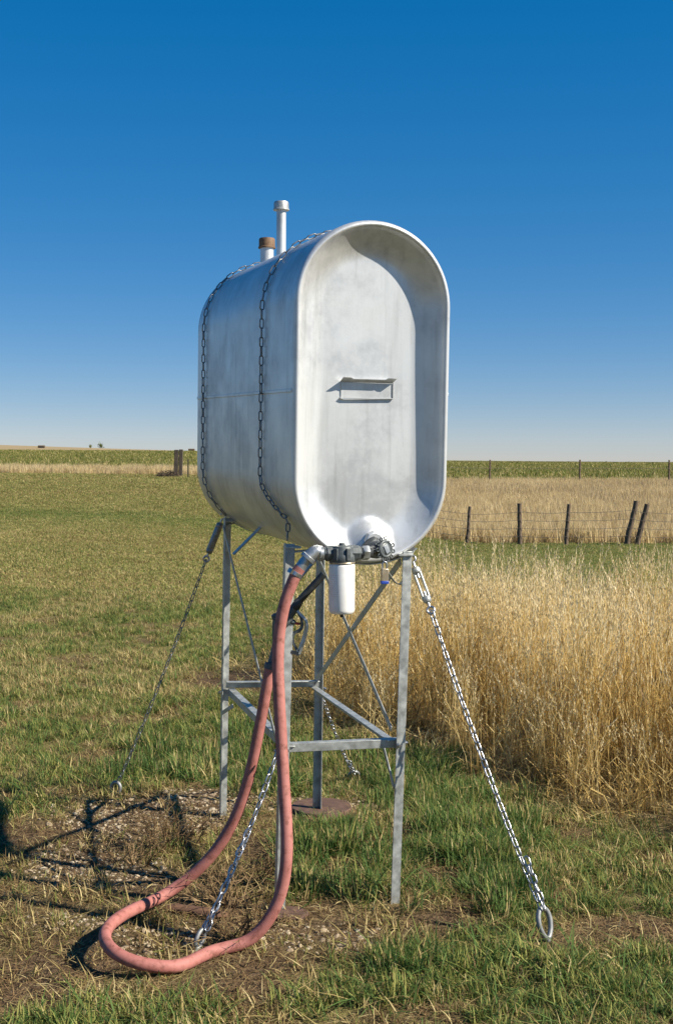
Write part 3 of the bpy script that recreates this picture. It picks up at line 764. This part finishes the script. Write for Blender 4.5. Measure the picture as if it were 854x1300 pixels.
# ------------------------------------------------------------------ nozzle hung on leg B
ND = 4.075
def N(px, py, dd=0.0): return P(px, py, ND + dd)
noz = thing('fuel_nozzle', N(352, 838), 'dark hand nozzle with curved lever guard hung spout up behind the hose', 'nozzle')
m = MB(); m.tube([N(379, 764), N(386, 756), N(411, 729)], [.0130, .0128, .0128], 14)
m.build('spout', BLACK_IRON, noz, 40)
MB().lathe(N(372, 773), N(383, 759) - N(372, 773), [(0, .0165), (.004, .019), (.022, .018), (.034, .0145), (.040, .012)], 14).build('spout_collar', BLACK_IRON, noz, 40)
bp = catmull([N(374, 771), N(366, 778), N(359, 786), N(354, 800), N(351.5, 820), N(346, 842)], 6); nb = len(bp)
m = MB(); m.tube(bp, [.017 + .016 * math.exp(-((k / nb - .38) / .22) ** 2) for k in range(nb)], 16)
m.tube([N(362, 782), N(370, 790), N(374, 792)], [.017, .013, .010], 12)
m.lathe(N(349, 783, -.02), FWD, [(0, .014), (.010, .013), (.012, .008)], 6)
m.build('body', DARK_IRON, noz, 50)
MB().tube([N(372, 791), N(377, 791.5), N(381, 792)], .0045, 8).build('valve_stem', RED, noz, 40)
def ribbon(pts, wid, th, name, material):
    q = catmull(pts, 6); V = []
    for k, p in enumerate(q):
        a = q[max(0, k - 1)]; b = q[min(len(q) - 1, k + 1)]; t = (b - a).normalized(); s = t.cross(FWD).normalized()
        V += [p + FWD * wid + s * th, p - FWD * wid + s * th, p - FWD * wid - s * th, p + FWD * wid - s * th]
    m = MB(); n = len(q)
    m.add(V, [(4 * k + j, 4 * k + (j + 1) % 4, 4 * k + 4 + (j + 1) % 4, 4 * k + 4 + j) for k in range(n - 1) for j in range(4)] + [(3, 2, 1, 0), (4 * n - 4, 4 * n - 3, 4 * n - 2, 4 * n - 1)])
    return m.build(name, material, noz, 40)
ribbon([N(376, 774), N(381, 780), N(387, 786), N(389, 794), N(386.5, 808), N(382, 822), N(379, 830)], .011, .0042, 'lever_guard', ALLOY)
ribbon([N(379, 830), N(372, 828), N(365, 825), N(357, 819)], .011, .0055, 'guard_base', BLACK_IRON)
ribbon([N(379, 779), N(382.5, 786), N(383, 796), N(379, 801), N(373, 804), N(371, 810), N(373, 818), N(377, 826)], .009, .0038, 'lever', DARK_IRON)

# ------------------------------------------------------------------ litter on the ground
wc = G(205, 1163)
m = MB(); n = 14
for k in range(n + 1):
    u = k / n; pass
V = []; L_, n2 = .24, 10
dirw = Vector((.93, -.36, 0)).normalized(); sw_ = Vector((.36, .93, 0)).normalized()
wc = G(248, 1160)
for k in range(n + 1):
    u = k / n - .5; p = wc + dirw * u * L_; p.z = tz(p.x, p.y); tp = 1 - (2 * abs(u)) ** 4 * .55
    for j in range(n2):
        a = 2 * math.pi * j / n2; q = 1 + .22 * (random.random() - .5)
        V.append(p + sw_ * .030 * math.cos(a) * tp * q + Zv * (.008 + .017 * math.sin(a) * tp * q))
m.add(V, [(k * n2 + j, k * n2 + (j + 1) % n2, (k + 1) * n2 + (j + 1) % n2, (k + 1) * n2 + j) for k in range(n) for j in range(n2)] + [tuple(range(n2))[::-1], tuple(range(n * n2, (n + 1) * n2))])
tag(m.build('wood_chunk', WOOD_CHUNK, None, 50), 'splintered brown chunk of wood lying inside the hose loop', 'wood')

def dry_weed(px, py, h, spread, nst, label):
    c = G(px, py); c.z = tz(c.x, c.y); R = random.Random(int(px * 7 + py)); m = MB()
    def twig(p, d, ln, r, lvl):
        q = p; pts = [p]; dd = d.normalized()
        for k in range(3):
            dd = (dd + Vector((R.gauss(0, .22), R.gauss(0, .22), R.gauss(0, .10)))).normalized(); q = q + dd * ln / 3; pts.append(q)
        m.tube(pts, [r, r * .8, r * .6, r * .3], 3, cap=False)
        if lvl < 3:
            for k in range(R.randint(3, 5)):
                b = pts[R.randint(1, 3)]; twig(b, (dd + Vector((R.gauss(0, .75), R.gauss(0, .75), R.gauss(.15, .5)))), ln * R.uniform(.35, .6), r * .55, lvl + 1)
    for k in range(nst):
        a = R.random() * 6.283; s = R.random() * spread
        twig(c + Vector((math.cos(a), math.sin(a), 0)) * s * .5, Vector((math.cos(a) * .9, math.sin(a) * .9, .9 + R.random())), h * R.uniform(.5, 1), .0030, 1)
    return tag(m.build('dry_weed', WEED, None, None), label, 'weed', 'dried weeds round the stand')
dry_weed(215, 1075, .16, .22, 26, 'dead brown bushy weed on the gravel left of the hose')
dry_weed(170, 1098, .13, .16, 18, 'low dead weed in the dark soil left of the big brown weed')
dry_weed(285, 1150, .15, .20, 26, 'dead brown weed between the bright chain and the hose')
dry_weed(300, 1190, .12, .16, 22, 'dead brown weed inside the bottom bend of the hose')
dry_weed(330, 1120, .13, .12, 14, 'thin dead weed at the leg behind the hose')

# ------------------------------------------------------------------ grass and gravel, scattered
def proto_collection(name, meshes):
    c = bpy.data.collections.new(name)
    for k, me in enumerate(meshes):
        o = bpy.data.objects.new(f'{name}_{k:02d}', me); c.objects.link(o)
    return c
def scatter(name, coll, pts, rot, scl, idx, label, cat):
    me = bpy.data.meshes.new(name); me.from_pydata(pts.tolist(), [], [])
    a = me.attributes.new('rot', 'FLOAT_VECTOR', 'POINT'); a.data.foreach_set('vector', rot.astype(np.float32).ravel())
    a = me.attributes.new('scl', 'FLOAT_VECTOR', 'POINT'); a.data.foreach_set('vector', scl.astype(np.float32).ravel())
    a = me.attributes.new('idx', 'INT', 'POINT'); a.data.foreach_set('value', idx.astype(np.int32))
    o = bpy.data.objects.new(name, me); COL.objects.link(o)
    ng = bpy.data.node_groups.new(name, 'GeometryNodeTree')
    ng.interface.new_socket('Geometry', in_out='INPUT', socket_type='NodeSocketGeometry'); ng.interface.new_socket('Geometry', in_out='OUTPUT', socket_type='NodeSocketGeometry')
    N_ = ng.nodes; gi = N_.new('NodeGroupInput'); go = N_.new('NodeGroupOutput'); ip = N_.new('GeometryNodeInstanceOnPoints')
    ci = N_.new('GeometryNodeCollectionInfo'); ci.inputs['Collection'].default_value = coll; ci.inputs['Separate Children'].default_value = True; ci.inputs['Reset Children'].default_value = True
    def att(nm, ty):
        n = N_.new('GeometryNodeInputNamedAttribute'); n.data_type = ty; n.inputs['Name'].default_value = nm; return n.outputs[0]
    Lk = ng.links; Lk.new(gi.outputs[0], ip.inputs['Points']); Lk.new(ci.outputs[0], ip.inputs['Instance']); ip.inputs['Pick Instance'].default_value = True
    Lk.new(att('idx', 'INT'), ip.inputs['Instance Index']); Lk.new(att('rot', 'FLOAT_VECTOR'), ip.inputs['Rotation']); Lk.new(att('scl', 'FLOAT_VECTOR'), ip.inputs['Scale'])
    Lk.new(ip.outputs[0], go.inputs[0])
    md = o.modifiers.new('scatter', 'NODES'); md.node_group = ng
    return tag(o, label, cat, None, 'stuff')
def tuft(n, rad_, h0, h1, wid, lean, mats, weights, R, segs=2):
    m = MB()
    for _ in range(n):
        a = R.random() * 6.283; rr_ = rad_ * math.sqrt(R.random()); p = Vector((math.cos(a) * rr_, math.sin(a) * rr_, -.008))
        h = R.uniform(h0, h1); b = R.random() * 6.283; ln = abs(R.gauss(0, lean)) * h; dv = Vector((math.cos(b), math.sin(b), 0)); s = Vector((-math.sin(b), math.cos(b), 0))
        s = (s + dv * R.uniform(-.6, .6)).normalized(); w = wid * R.uniform(.6, 1.2); V = []
        for k in range(segs + 1):
            u = k / (segs + 1); q = p + dv * ln * u ** 1.8 + Zv * (h * (u - .22 * u * u * min(1.5, ln / h)))
            ww = w * (1 - .45 * u); V += [q - s * ww / 2, q + s * ww / 2]
        V.append(p + dv * ln + Zv * (h * (1 - .22 * min(1.5, ln / h))))
        Fc = [(2 * k, 2 * k + 1, 2 * k + 3, 2 * k + 2) for k in range(segs)] + [(2 * segs, 2 * segs + 1, 2 * segs + 2)]
        m.add(V, Fc, R.choices(range(len(mats)), weights)[0])
    return m.mesh('tuft', mats, None)
R1 = random.Random(3)
LM = [GREEN, OLIVE, STRAW, BROWN]
near_protos = [tuft(26, .045, .028, .068, .0044, 1.0, LM, w, R1) for w in ((4, 7, 4, 1), (2, 5, 6, 1), (9, 5, 2, 1))] \
    + [tuft(24, .045, .02, .055, .0040, 1.1, LM, w, R1) for w in ((0, 2, 6, 3), (0, 1, 5, 5))] \
    + [tuft(30, .045, .04, .108, .0052, .9, LM, w, R1) for w in ((10, 2, 1, 1), (11, 1, 1, 0), (8, 3, 2, 1))]
near_c = proto_collection('near_tuft', near_protos)
def rand_pts(x0, x1, y0, y1, dens):
    n = int((x1 - x0) * (y1 - y0) * dens); return RNG.uniform(x0, x1, n), RNG.uniform(y0, y1, n)
def wedge(x, y, k=.37, pad=.5): return np.abs(x) < k * y + pad
def finish(x, y, sc, tilt=.12, zs=None, lift=0.0):
    n = len(x); pts = np.stack([x, y, terrain(x, y) + lift], 1)
    rot = np.stack([RNG.normal(0, tilt, n), RNG.normal(0, tilt, n), RNG.uniform(0, 6.283, n)], 1)
    s = np.stack([sc, sc, sc if zs is None else zs], 1); return pts, rot, s
# near lawn
xs, ys, ids, scs, zss = [], [], [], [], []
for (y0, y1, dens) in ((2.6, 5.2, 760), (5.2, 8.5, 520), (8.5, 14, 300)):
    x, y = rand_pts(-.37 * y1 - .5, .37 * y1 + .5, y0, y1, dens); k = wedge(x, y); x, y = x[k], y[k]
    ba, lu, tg_ = bare_mask(x, y), lush_mask(x, y), tallgrass_zone(x, y)
    u = RNG.random(len(x)); keep = u > (ba * .93); keep &= np.hypot(x - cR.x, (y - cR.y + .05) * .7) > .085; keep &= RNG.random(len(x)) > tg_ * .75
    x, y, ba, lu, tg_ = x[keep], y[keep], ba[keep], lu[keep], tg_[keep]
    dry = fbm(x * 1.1 + 3, y * 1.1, 3); v = RNG.random(len(x))
    i = np.where(v < .34, 0, np.where(v < .60, 1, 2))
    i = np.where((dry > .56) & (RNG.random(len(x)) < .65), 1, i); i = np.where((dry < .42) & (RNG.random(len(x)) < .6), 2, i)
    drier = np.clip(ba * 1.6 + tg_, 0, 1); i = np.where(RNG.random(len(x)) < drier, RNG.integers(3, 5, len(x)), i)
    i = np.where(RNG.random(len(x)) < lu * .9 * (1 - .5 * tg_), RNG.integers(5, 8, len(x)), i)
    clump = fbm(x * 6, y * 6, 2)
    sc = RNG.uniform(.7, 1.25, len(x)) * (.45 + 1.05 * clump)
    xs.append(x); ys.append(y); ids.append(i); scs.append(sc); zss.append(sc * RNG.uniform(.8, 1.2, len(x)))
x, y, i, sc, zs = map(np.concatenate, (xs, ys, ids, scs, zss))
scatter('lawn_grass', near_c, *finish(x, y, sc, .15, zs), i, 'short olive and green grass growing round the stand and its chains', 'grass')
# farther mown grass
far_protos = [tuft(64, .17, .028, .058, .009, 1.1, LM, w, R1, 1) for w in ((4, 8, 5, 1), (1, 4, 8, 1), (11, 5, 2, 0), (3, 7, 6, 1))]
far_c = proto_collection('far_tuft', far_protos)
xs, ys, ids, scs = [], [], [], []
for (y0, y1, dens) in ((13.5, 22, 190), (22, 36, 110), (36, 56, 60)):
    x, y = rand_pts(-.37 * y1 - 1, .37 * y1 + 1, y0, y1, dens); k = wedge(x, y, .37, 1) & (y < field_line(x)); x, y = x[k], y[k]
    dry = fbm(x * .16 + 3, y * .42, 3); v = RNG.random(len(x)); i = np.where(v < .45, 0, np.where(v < .75, 3, 1))
    i = np.where((dry > .55) & (RNG.random(len(x)) < .6), 1, i)
    green = np.exp(-((y - 27 + .25 * x) / 2.2) ** 2) * (x < 0) + smooth((x - 1) / 2) * smooth((y - 12) / 4) * .8
    i = np.where(RNG.random(len(x)) < green * .95, 2, i)
    xs.append(x); ys.append(y); ids.append(i); scs.append(RNG.uniform(.8, 1.3, len(x)) * np.clip(y / 28, .9, 1.6))
x, y, i, sc = map(np.concatenate, (xs, ys, ids, scs))
scatter('mown_grass', far_c, *finish(x, y, sc, .1, sc * .85), i, 'wide mown lawn of olive and straw coloured grass reaching to the fences', 'grass')

# tall golden grass
def tall_clump(n, R, h0=.5, h1=.86):
    m = MB()
    for _ in range(n):
        a = R.random() * 6.283; rr_ = .085 * math.sqrt(R.random()); p = Vector((math.cos(a) * rr_, math.sin(a) * rr_, -.01))
        h = R.uniform(h0, h1); b = R.random() * 6.283; dv = Vector((math.cos(b), math.sin(b), 0)); ln = abs(R.gauss(0, .10)) * h
        q = [p + dv * ln * u * u + Zv * h * u for u in (0, .35, .7, 1.0)]
        yaw_ = R.random() * 3.14; s = Vector((math.cos(yaw_), math.sin(yaw_), 0)); w = R.uniform(.0022, .0046)
        V = []
        for k, pt in enumerate(q): ww = w * (1 - .2 * k); V += [pt - s * ww / 2, pt + s * ww / 2]
        m.add(V, [(2 * k, 2 * k + 1, 2 * k + 3, 2 * k + 2) for k in range(3)], 0)
        if R.random() < .8:                                # narrow seed head
            hl = R.uniform(.08, .16); t0_ = q[-1] - Zv * hl * .4; dr = (q[-1] - q[-2]).normalized()
            for k in range(9):
                u = k / 8; c = t0_ + dr * hl * u + dv * .012 * u * u; aa = R.random() * 6.283
                o_ = Vector((math.cos(aa), math.sin(aa), .0)); lw = .0095 * (1 - .55 * u)
                m.add([c, c + o_ * lw + dr * .010, c + dr * .026 + o_ * lw * .5], [(0, 1, 2)], 1)
        for k in range(R.randint(1, 3)):                   # dry leaves
            u = R.uniform(.05, .6); c = p + dv * ln * u * u + Zv * h * u; aa = R.random() * 6.283; o_ = Vector((math.cos(aa), math.sin(aa), 0)); ll = R.uniform(.10, .24)
            s2 = Vector((-math.sin(aa), math.cos(aa), 0)) * R.uniform(.0018, .0034)
            p1 = c + o_ * ll * .35 + Zv * ll * .55; p2 = c + o_ * ll * .8 + Zv * ll * R.uniform(-.1, .6)
            m.add([c - s2, c + s2, p1 + s2 * .8, p1 - s2 * .8, p2], [(0, 1, 2, 3), (3, 2, 4)], R.choices((0, 2, 3), (5, 2, 3))[0])
    return m.mesh('tall_clump', [GOLD, HEAD, BROWN, STRAW], None)
def thatch(n, R):
    m = MB()
    for _ in range(n):
        a = R.random() * 6.283; rr_ = .10 * math.sqrt(R.random()); p = Vector((math.cos(a) * rr_, math.sin(a) * rr_, -.01)); dv = Vector((math.cos(a * 3), math.sin(a * 3), 0)); d = (Zv * R.uniform(.5, 1.3) + dv * R.uniform(.2, 1)).normalized()
        s = d.cross(dv + Zv * .3).normalized() * R.uniform(.0015, .003); ln = R.uniform(.08, .34); q = p; V = []
        for k in range(4):
            V += [q - s, q + s]; d = (d + Vector((R.gauss(0, .35), R.gauss(0, .35), R.gauss(-.12, .25)))).normalized(); q = q + d * ln / 3
        m.add(V, [(2 * k, 2 * k + 1, 2 * k + 3, 2 * k + 2) for k in range(3)], R.choices((0, 1, 2), (6, 2, 4))[0])
    return m.mesh('thatch', [GOLD, BROWN, STRAW], None)
R2 = random.Random(21)
tall_protos = [tall_clump(20, R2) for _ in range(4)] + [tall_clump(7, R2, .85, 1.08)] + [thatch(38, R2) for _ in range(3)]
tall_c = proto_collection('tall_tuft', tall_protos)
x, y = rand_pts(-1.2, 5.2, 3.7, 11.6, 68); zt = tallgrass_zone(x, y); k = (RNG.random(len(x)) < zt) & wedge(x, y, .40, .5); x, y, zt = x[k], y[k], zt[k]
v = RNG.random(len(x)); thin = (1 - smooth((x + .85) / 1.3)) + (1 - smooth((zt - .3) / .6)) * .7
i = np.where(v < np.clip(.66 - .5 * thin, .08, 1), RNG.integers(0, 5, len(x)), RNG.integers(5, 8, len(x)))
keepn = RNG.random(len(x)) > np.clip((1 - smooth((x + .85) / 1.1)), 0, 1) * .7; x, y, i = x[keepn], y[keepn], i[keepn]
sc = RNG.uniform(.85, 1.15, len(x)); hv_ = sc * (.70 + .34 * fbm(x * .9, y * .9 + 4, 2)) * (.5 + .5 * smooth((tallgrass_zone(x, y - .55)) * 1.0))
scatter('tall_golden_grass', tall_c, *finish(x, y, sc, .07, hv_), i, 'tall golden dry grass with pale seed heads standing behind and right of the stand', 'grass')
# wisps at the left of the golden stand
x, y = rand_pts(-1.1, .2, 6.6, 9.4, 7); i = RNG.integers(0, 5, len(x)); sc = RNG.uniform(.5, .85, len(x))

# rough tan grass beyond the mown ground, green crop beyond that
def rough_clump(n, R, mats, w, h0, h1, rad_, wid):
    return tuft(n, rad_, h0, h1, wid, .45, mats, w, R, 1)
rough_protos = [rough_clump(46, R2, [TAN, RUSSET, STRAW], w, .35, .75, .32, .020) for w in ((6, 1, 2), (3, 4, 1), (5, 1, 4), (7, 1, 0))]
rough_c = proto_collection('rough_tuft', rough_protos)
xs, ys = [], []
for (x0, x1, y0, y1, dens) in ((-26, 0, 50, 61, 11), (0, 22, 36.4, 62, 11), (0, 32, 62, 73, 9)):
    x, y = rand_pts(x0, x1, y0, y1, dens); k = wedge(x, y, .38, 1) & (y > field_line(x) + .3) & (y < np.where(x < 0, CROP_NEAR_L + 1, CROP_NEAR_R + 1)); xs.append(x[k]); ys.append(y[k])
x, y = np.concatenate(xs), np.concatenate(ys)
rus = fbm(x * .22, y * .15, 3); i = np.where((rus > .55) & (x > 0) & (RNG.random(len(x)) < .65), 1, RNG.choice([0, 2, 3], len(x)))
sc = RNG.uniform(.7, 1.2, len(x)) * np.where(x < 0, .62, np.interp(y, [36, 50, 68], [.95, .85, .62]))
scatter('roadside_grass', rough_c, *finish(x, y, sc, .1), i, 'rough tan grass covering the bank beyond the barbed wire fence', 'grass')
crop_protos = [rough_clump(40, R2, [CROP, GREEN, STRAW], w, .15, .42, .42, .05) for w in ((8, 1, 2), (6, 2, 2), (5, 0, 4))]
crop_c = proto_collection('crop_tuft', crop_protos)
xs, ys = [], []
for (y0, y1, dens) in ((58, 120, 2.6), (120, 200, .8), (200, 420, .16)):
    x, y = rand_pts(-.4 * y1, .4 * y1, y0, y1, dens); k = wedge(x, y, .38, 2) & (y > np.where(x < 0, CROP_NEAR_L, CROP_NEAR_R)); xs.append(x[k]); ys.append(y[k])
x, y = np.concatenate(xs), np.concatenate(ys); sc = RNG.uniform(.8, 1.4, len(x)) * np.clip(y / 110, 1, 2.6)
scatter('crop_field', crop_c, *finish(x, y, sc, .1, RNG.uniform(.7, 1.2, len(x))), RNG.integers(0, 3, len(x)), 'band of dark green crop below the horizon', 'crop')

# gravel and dry litter
def pebble(R):
    m = MB(); V = []; n = 7
    rx, ry, rz = R.uniform(.7, 1.2), R.uniform(.6, 1.0), R.uniform(.4, .75)
    for (h, s) in ((-.8, .55), (-.1, 1), (.55, .75)):
        for k in range(n): a = 2 * math.pi * k / n; q = R.uniform(.85, 1.15); V.append((rx * s * q * math.cos(a), ry * s * q * math.sin(a), rz * h * R.uniform(.85, 1.15)))
    V.append((0, 0, rz * .8)); Fc = [(q * n + k, q * n + (k + 1) % n, (q + 1) * n + (k + 1) % n, (q + 1) * n + k) for q in range(2) for k in range(n)]
    Fc += [(2 * n + k, 2 * n + (k + 1) % n, 3 * n) for k in range(n)]
    return m.add(V, Fc).mesh('pebble', PEBBLE, None)
peb_c = proto_collection('pebble', [pebble(R2) for _ in range(6)])
x, y = rand_pts(-2.2, 1.4, 3.0, 6.4, 3600); k = RNG.random(len(x)) < grav_mask(x, y) ** 1.5; x, y = x[k], y[k]
sc = np.exp(RNG.normal(math.log(.0058), .42, len(x))); sc = np.clip(sc, .002, .020)
scatter('gravel', peb_c, *finish(x, y, sc, .4), RNG.integers(0, 6, len(x)), 'loose tan gravel around the feet of the stand', 'gravel')
def litter(R):
    m = MB()
    for _ in range(14):
        a = R.random() * 6.283; p = Vector((R.gauss(0, .04), R.gauss(0, .04), R.uniform(.001, .016))); d = Vector((math.cos(a), math.sin(a), R.gauss(0, .18))); s = Vector((-math.sin(a), math.cos(a), 0)) * R.uniform(.0009, .0022); ln = R.uniform(.03, .10)
        q = p + d * ln * .5 + Vector((R.gauss(0, .006), R.gauss(0, .006), .004)); e = p + d * ln
        m.add([p - s, p + s, q + s, q - s, e], [(0, 1, 2, 3), (3, 2, 4)], R.choices((0, 1), (2, 5))[0])
    return m.mesh('litter', [STRAW, BROWN], None)
lit_c = proto_collection('litter', [litter(R2) for _ in range(5)])
x, y = rand_pts(-2.6, 2.6, 2.7, 8.0, 420); k = (RNG.random(len(x)) < np.clip(bare_mask(x, y) * 1.1 + tallgrass_zone(x, y) * .4 + .12, 0, 1)) & wedge(x, y); x, y = x[k], y[k]
k = RNG.random(len(x)) > .75 * grav_mask(x, y); x, y = x[k], y[k]
scatter('dry_litter', lit_c, *finish(x, y, RNG.uniform(.4, .85, len(x)), .15), RNG.integers(0, 5, len(x)), 'dead straw litter strewn over the bare soil near the hose', 'litter')

# ------------------------------------------------------------------ fences
def round_post(parent, base, topv, r, material, name='post', sides=9, label=None):
    R = random.Random(int(base.x * 100)); pts = [base - Zv * .3 + (topv - base) * 0]; n = 6; pts = []; rs = []
    for k in range(n + 1):
        u = k / n; pts.append(base.lerp(topv, u) - Zv * (.25 if k == 0 else 0) + Vector((R.gauss(0, .006), R.gauss(0, .006), 0))); rs.append(r * (1.05 - .18 * u) * R.uniform(.94, 1.06))
    m = MB(); m.tube(pts, rs, sides); o = m.build(name, material, parent, 50)
    return o
fd_ = 36.0
posts = [((593, 690), (596, 643), .055), ((660, 692), (659, 639), .075), ((718, 694), (722, 640), .065), ((795, 696), (807, 636), .085), ((808, 696), (821, 640), .085)]
fz = thing('pasture_fence', (7, 36, tz(7, 36)), 'weathered wooden post and barbed wire fence along the mown strip', 'fence')
tops = []
for (b, t, r) in posts:
    bx = (b[0] - CX) / F * fd_; base = Vector((bx, fd_, tz(bx, fd_))); tp = P(*t, fd_); tops.append((base, tp)); round_post(fz, base, tp, r, WOOD)
ex = [(Vector((x, fd_, tz(x, fd_))), Vector((x + .05, fd_, tz(x, fd_) + 1.25))) for x in (-.9, .8, 2.4)]
for b, t in ex: round_post(fz, b, t, .065, WOOD)
ex2 = [(Vector((x, fd_, tz(x, fd_))), Vector((x + .1, fd_, tz(x, fd_) + 1.25))) for x in (11.2, 12.9, 14.6)]
for b, t in ex2: round_post(fz, b, t, .065, WOOD)
line = ex + tops + ex2
for hgt in (.28, .52, .76, 1.0):
    pts = []
    for (b, t), (b2, t2) in zip(line, line[1:]):
        a, c = b.lerp(t, hgt / 1.25), b2.lerp(t2, hgt / 1.25); off = Vector((0, -.075, 0))
        for k in range(4): u = k / 4; pts.append(a.lerp(c, u) + off - Zv * .03 * 4 * u * (1 - u))
    pts.append(line[-1][0].lerp(line[-1][1], hgt / 1.25) + Vector((0, -.075, 0)))
    MB().tube(pts, .0065, 5).build('wire', WIRE, fz, 60)
# far fence at the edge of the crop
fz2 = thing('field_fence', (12, 70, tz(12, 70)), 'distant line of thin fence posts along the edge of the green crop', 'fence')
pv = []
for px in (395, 508, 621, 735, 848, 961):
    bx = (px - CX) / F * 70; base = Vector((bx, 70, tz(bx, 70))); tp = base + Vector((0, 0, 1.42)); pv.append(tp); round_post(fz2, base, tp, .06, WOOD, sides=7)
for dz in (.12, .5): MB().tube([p + Vector((0, -.08, -dz)) for p in pv], .008, 4).build('wire', WIRE, fz2, 60)
# old gate posts on the left: two squared timbers side by side
gd = 50.0
def tie(px0, px1, pyt, label, lean):
    x0, x1 = (px0 - CX) / F * gd, (px1 - CX) / F * gd; w = (x1 - x0) / 2; c = Vector(((x0 + x1) / 2, gd, tz((x0 + x1) / 2, gd))); t = P((px0 + px1) / 2, pyt, gd); t.x = c.x + lean
    m = MB(); n = 6; V = []
    R = random.Random(int(px0))
    for k in range(n + 1):
        u = k / n; p = c.lerp(t, u) - Zv * (.3 if k == 0 else 0)
        for (a, b) in ((-1, -1), (1, -1), (1, 1), (-1, 1)): V.append(p + Vector((a * w * R.uniform(.93, 1.04), b * w * R.uniform(.95, 1.05), 0)))
    m.add(V, [(4 * k + j, 4 * k + (j + 1) % 4, 4 * k + 4 + (j + 1) % 4, 4 * k + 4 + j) for k in range(n) for j in range(4)] + [(3, 2, 1, 0), (4 * n, 4 * n + 1, 4 * n + 2, 4 * n + 3)])
    o = m.build('gate_post', WOOD_DARK, None, 30, .015); return tag(o, label, 'post', 'old timber gate posts')
tie(220.4, 225.6, 571, 'squared grey timber gate post beside a dark brush mound', .03)
tie(226.6, 231.4, 570.5, 'squared brown timber gate post next to the thin steel post', .02)
for px, pt, lab in ((238.5, 583, 'thin dark steel fence post between the timber gate posts and the tank'), (251.5, 578, 'taller steel fence post half hidden by the rear edge of the tank')):
    bx = (px - CX) / F * 48; base = Vector((bx, 48, tz(bx, 48))); tp = P(px + .5, pt, 48)
    m = MB(); m.section(base - Zv * .3, tp, [(-.03, -.02), (.03, -.02), (.03, -.012), (.006, -.012), (.006, .03), (-.006, .03), (-.006, -.012), (-.03, -.012)], Vector((1, 0, 0)), Vector((0, 1, 0)))
    tag(m.build('steel_post', STEEL_POST, None, 30), lab, 'post', 'steel posts of the left fence')
# dark brush mound at the gate
c = Vector(((213 - CX) / F * 49.5, 49.5, 0)); c.z = tz(c.x, c.y); R = random.Random(4)
m = MB()
for _ in range(420):
    a = R.random() * 6.283; q = math.sqrt(R.random()); p = c + Vector((math.cos(a) * q * .55, math.sin(a) * q * .35, 0)); hh = .30 * (1 - q * q) + .03; p.z = tz(p.x, p.y) + hh * R.random()
    d = Vector((R.gauss(0, 1), R.gauss(0, 1), R.gauss(.3, .5))).normalized(); m.tube([p - d * .10, p, p + d * .12], [.012, .010, .004], 3, cap=False)
tag(m.build('brush_pile', SOIL_DARK, None, None), 'low dark pile of brush at the foot of the timber gate post', 'brush')

# ------------------------------------------------------------------ tiny things on the far ridge
def far_tree(px, D, h, w, label):
    x = (px - CX) / F * D; b = Vector((x, D, tz(x, D))); R = random.Random(int(px)); e = thing('far_tree', b, label, 'tree', 'trees on the far ridge')
    MB().tube([b - Zv * .5, b + Zv * h * .5], [h * .05, h * .03], 6).build('trunk', WOOD, e, 60)
    m = MB()
    for _ in range(260):
        v = Vector((R.gauss(0, .4), R.gauss(0, .4), R.gauss(0, .32))); c_ = b + Zv * h * .6 + Vector((v.x * w, v.y * w, v.z * h * .9)); s = h * .09
        m.add([c_ + Vector((R.gauss(0, s), R.gauss(0, s), R.gauss(0, s))) for _ in range(3)], [(0, 1, 2)])
    m.build('crown', CROP, e, None)
far_tree(115, 1400, 3.2, 2.0, 'small dark tree left of the broader one on the far ridge')
far_tree(128, 1400, 5.0, 3.6, 'broader dark tree standing on the far ridge line')
def far_barn(px, D, w, h, label):
    x = (px - CX) / F * D; b = Vector((x, D, tz(x, D))); e = thing('far_barn', b, label, 'barn', 'farm sheds on the far ridge')
    W2, Dp = w / 2, w * .35
    m = MB(); m.box(b + Zv * h * .28, Vector((W2, 0, 0)), Vector((0, Dp, 0)), Zv * h * .34); m.build('wall', SOIL_DARK, e, 30)
    m = MB(); V = [b + Vector((s * W2 * 1.05, t * Dp * 1.1, h * .622)) for s in (-1, 1) for t in (-1, 1)] + [b + Vector((s * W2 * 1.05, 0, h)) for s in (-1, 1)]
    m.add(V, [(0, 2, 5, 4), (1, 4, 5, 3), (0, 4, 1), (2, 3, 5), (0, 1, 3, 2)]); m.build('roof', WOOD, e, 30)
    m = MB(); m.box(b + Vector((0, -Dp - .1, h * .25)), Vector((W2 * .25, 0, 0)), Vector((0, .08, 0)), Zv * h * .24); m.build('door', BLACK_IRON, e, 30)
far_barn(53, 1050, 5.5, 2.4, 'long low dark shed on the far tan hillside')
far_barn(243, 1200, 6.0, 2.2, 'tiny dark shed on the horizon behind the gate posts')
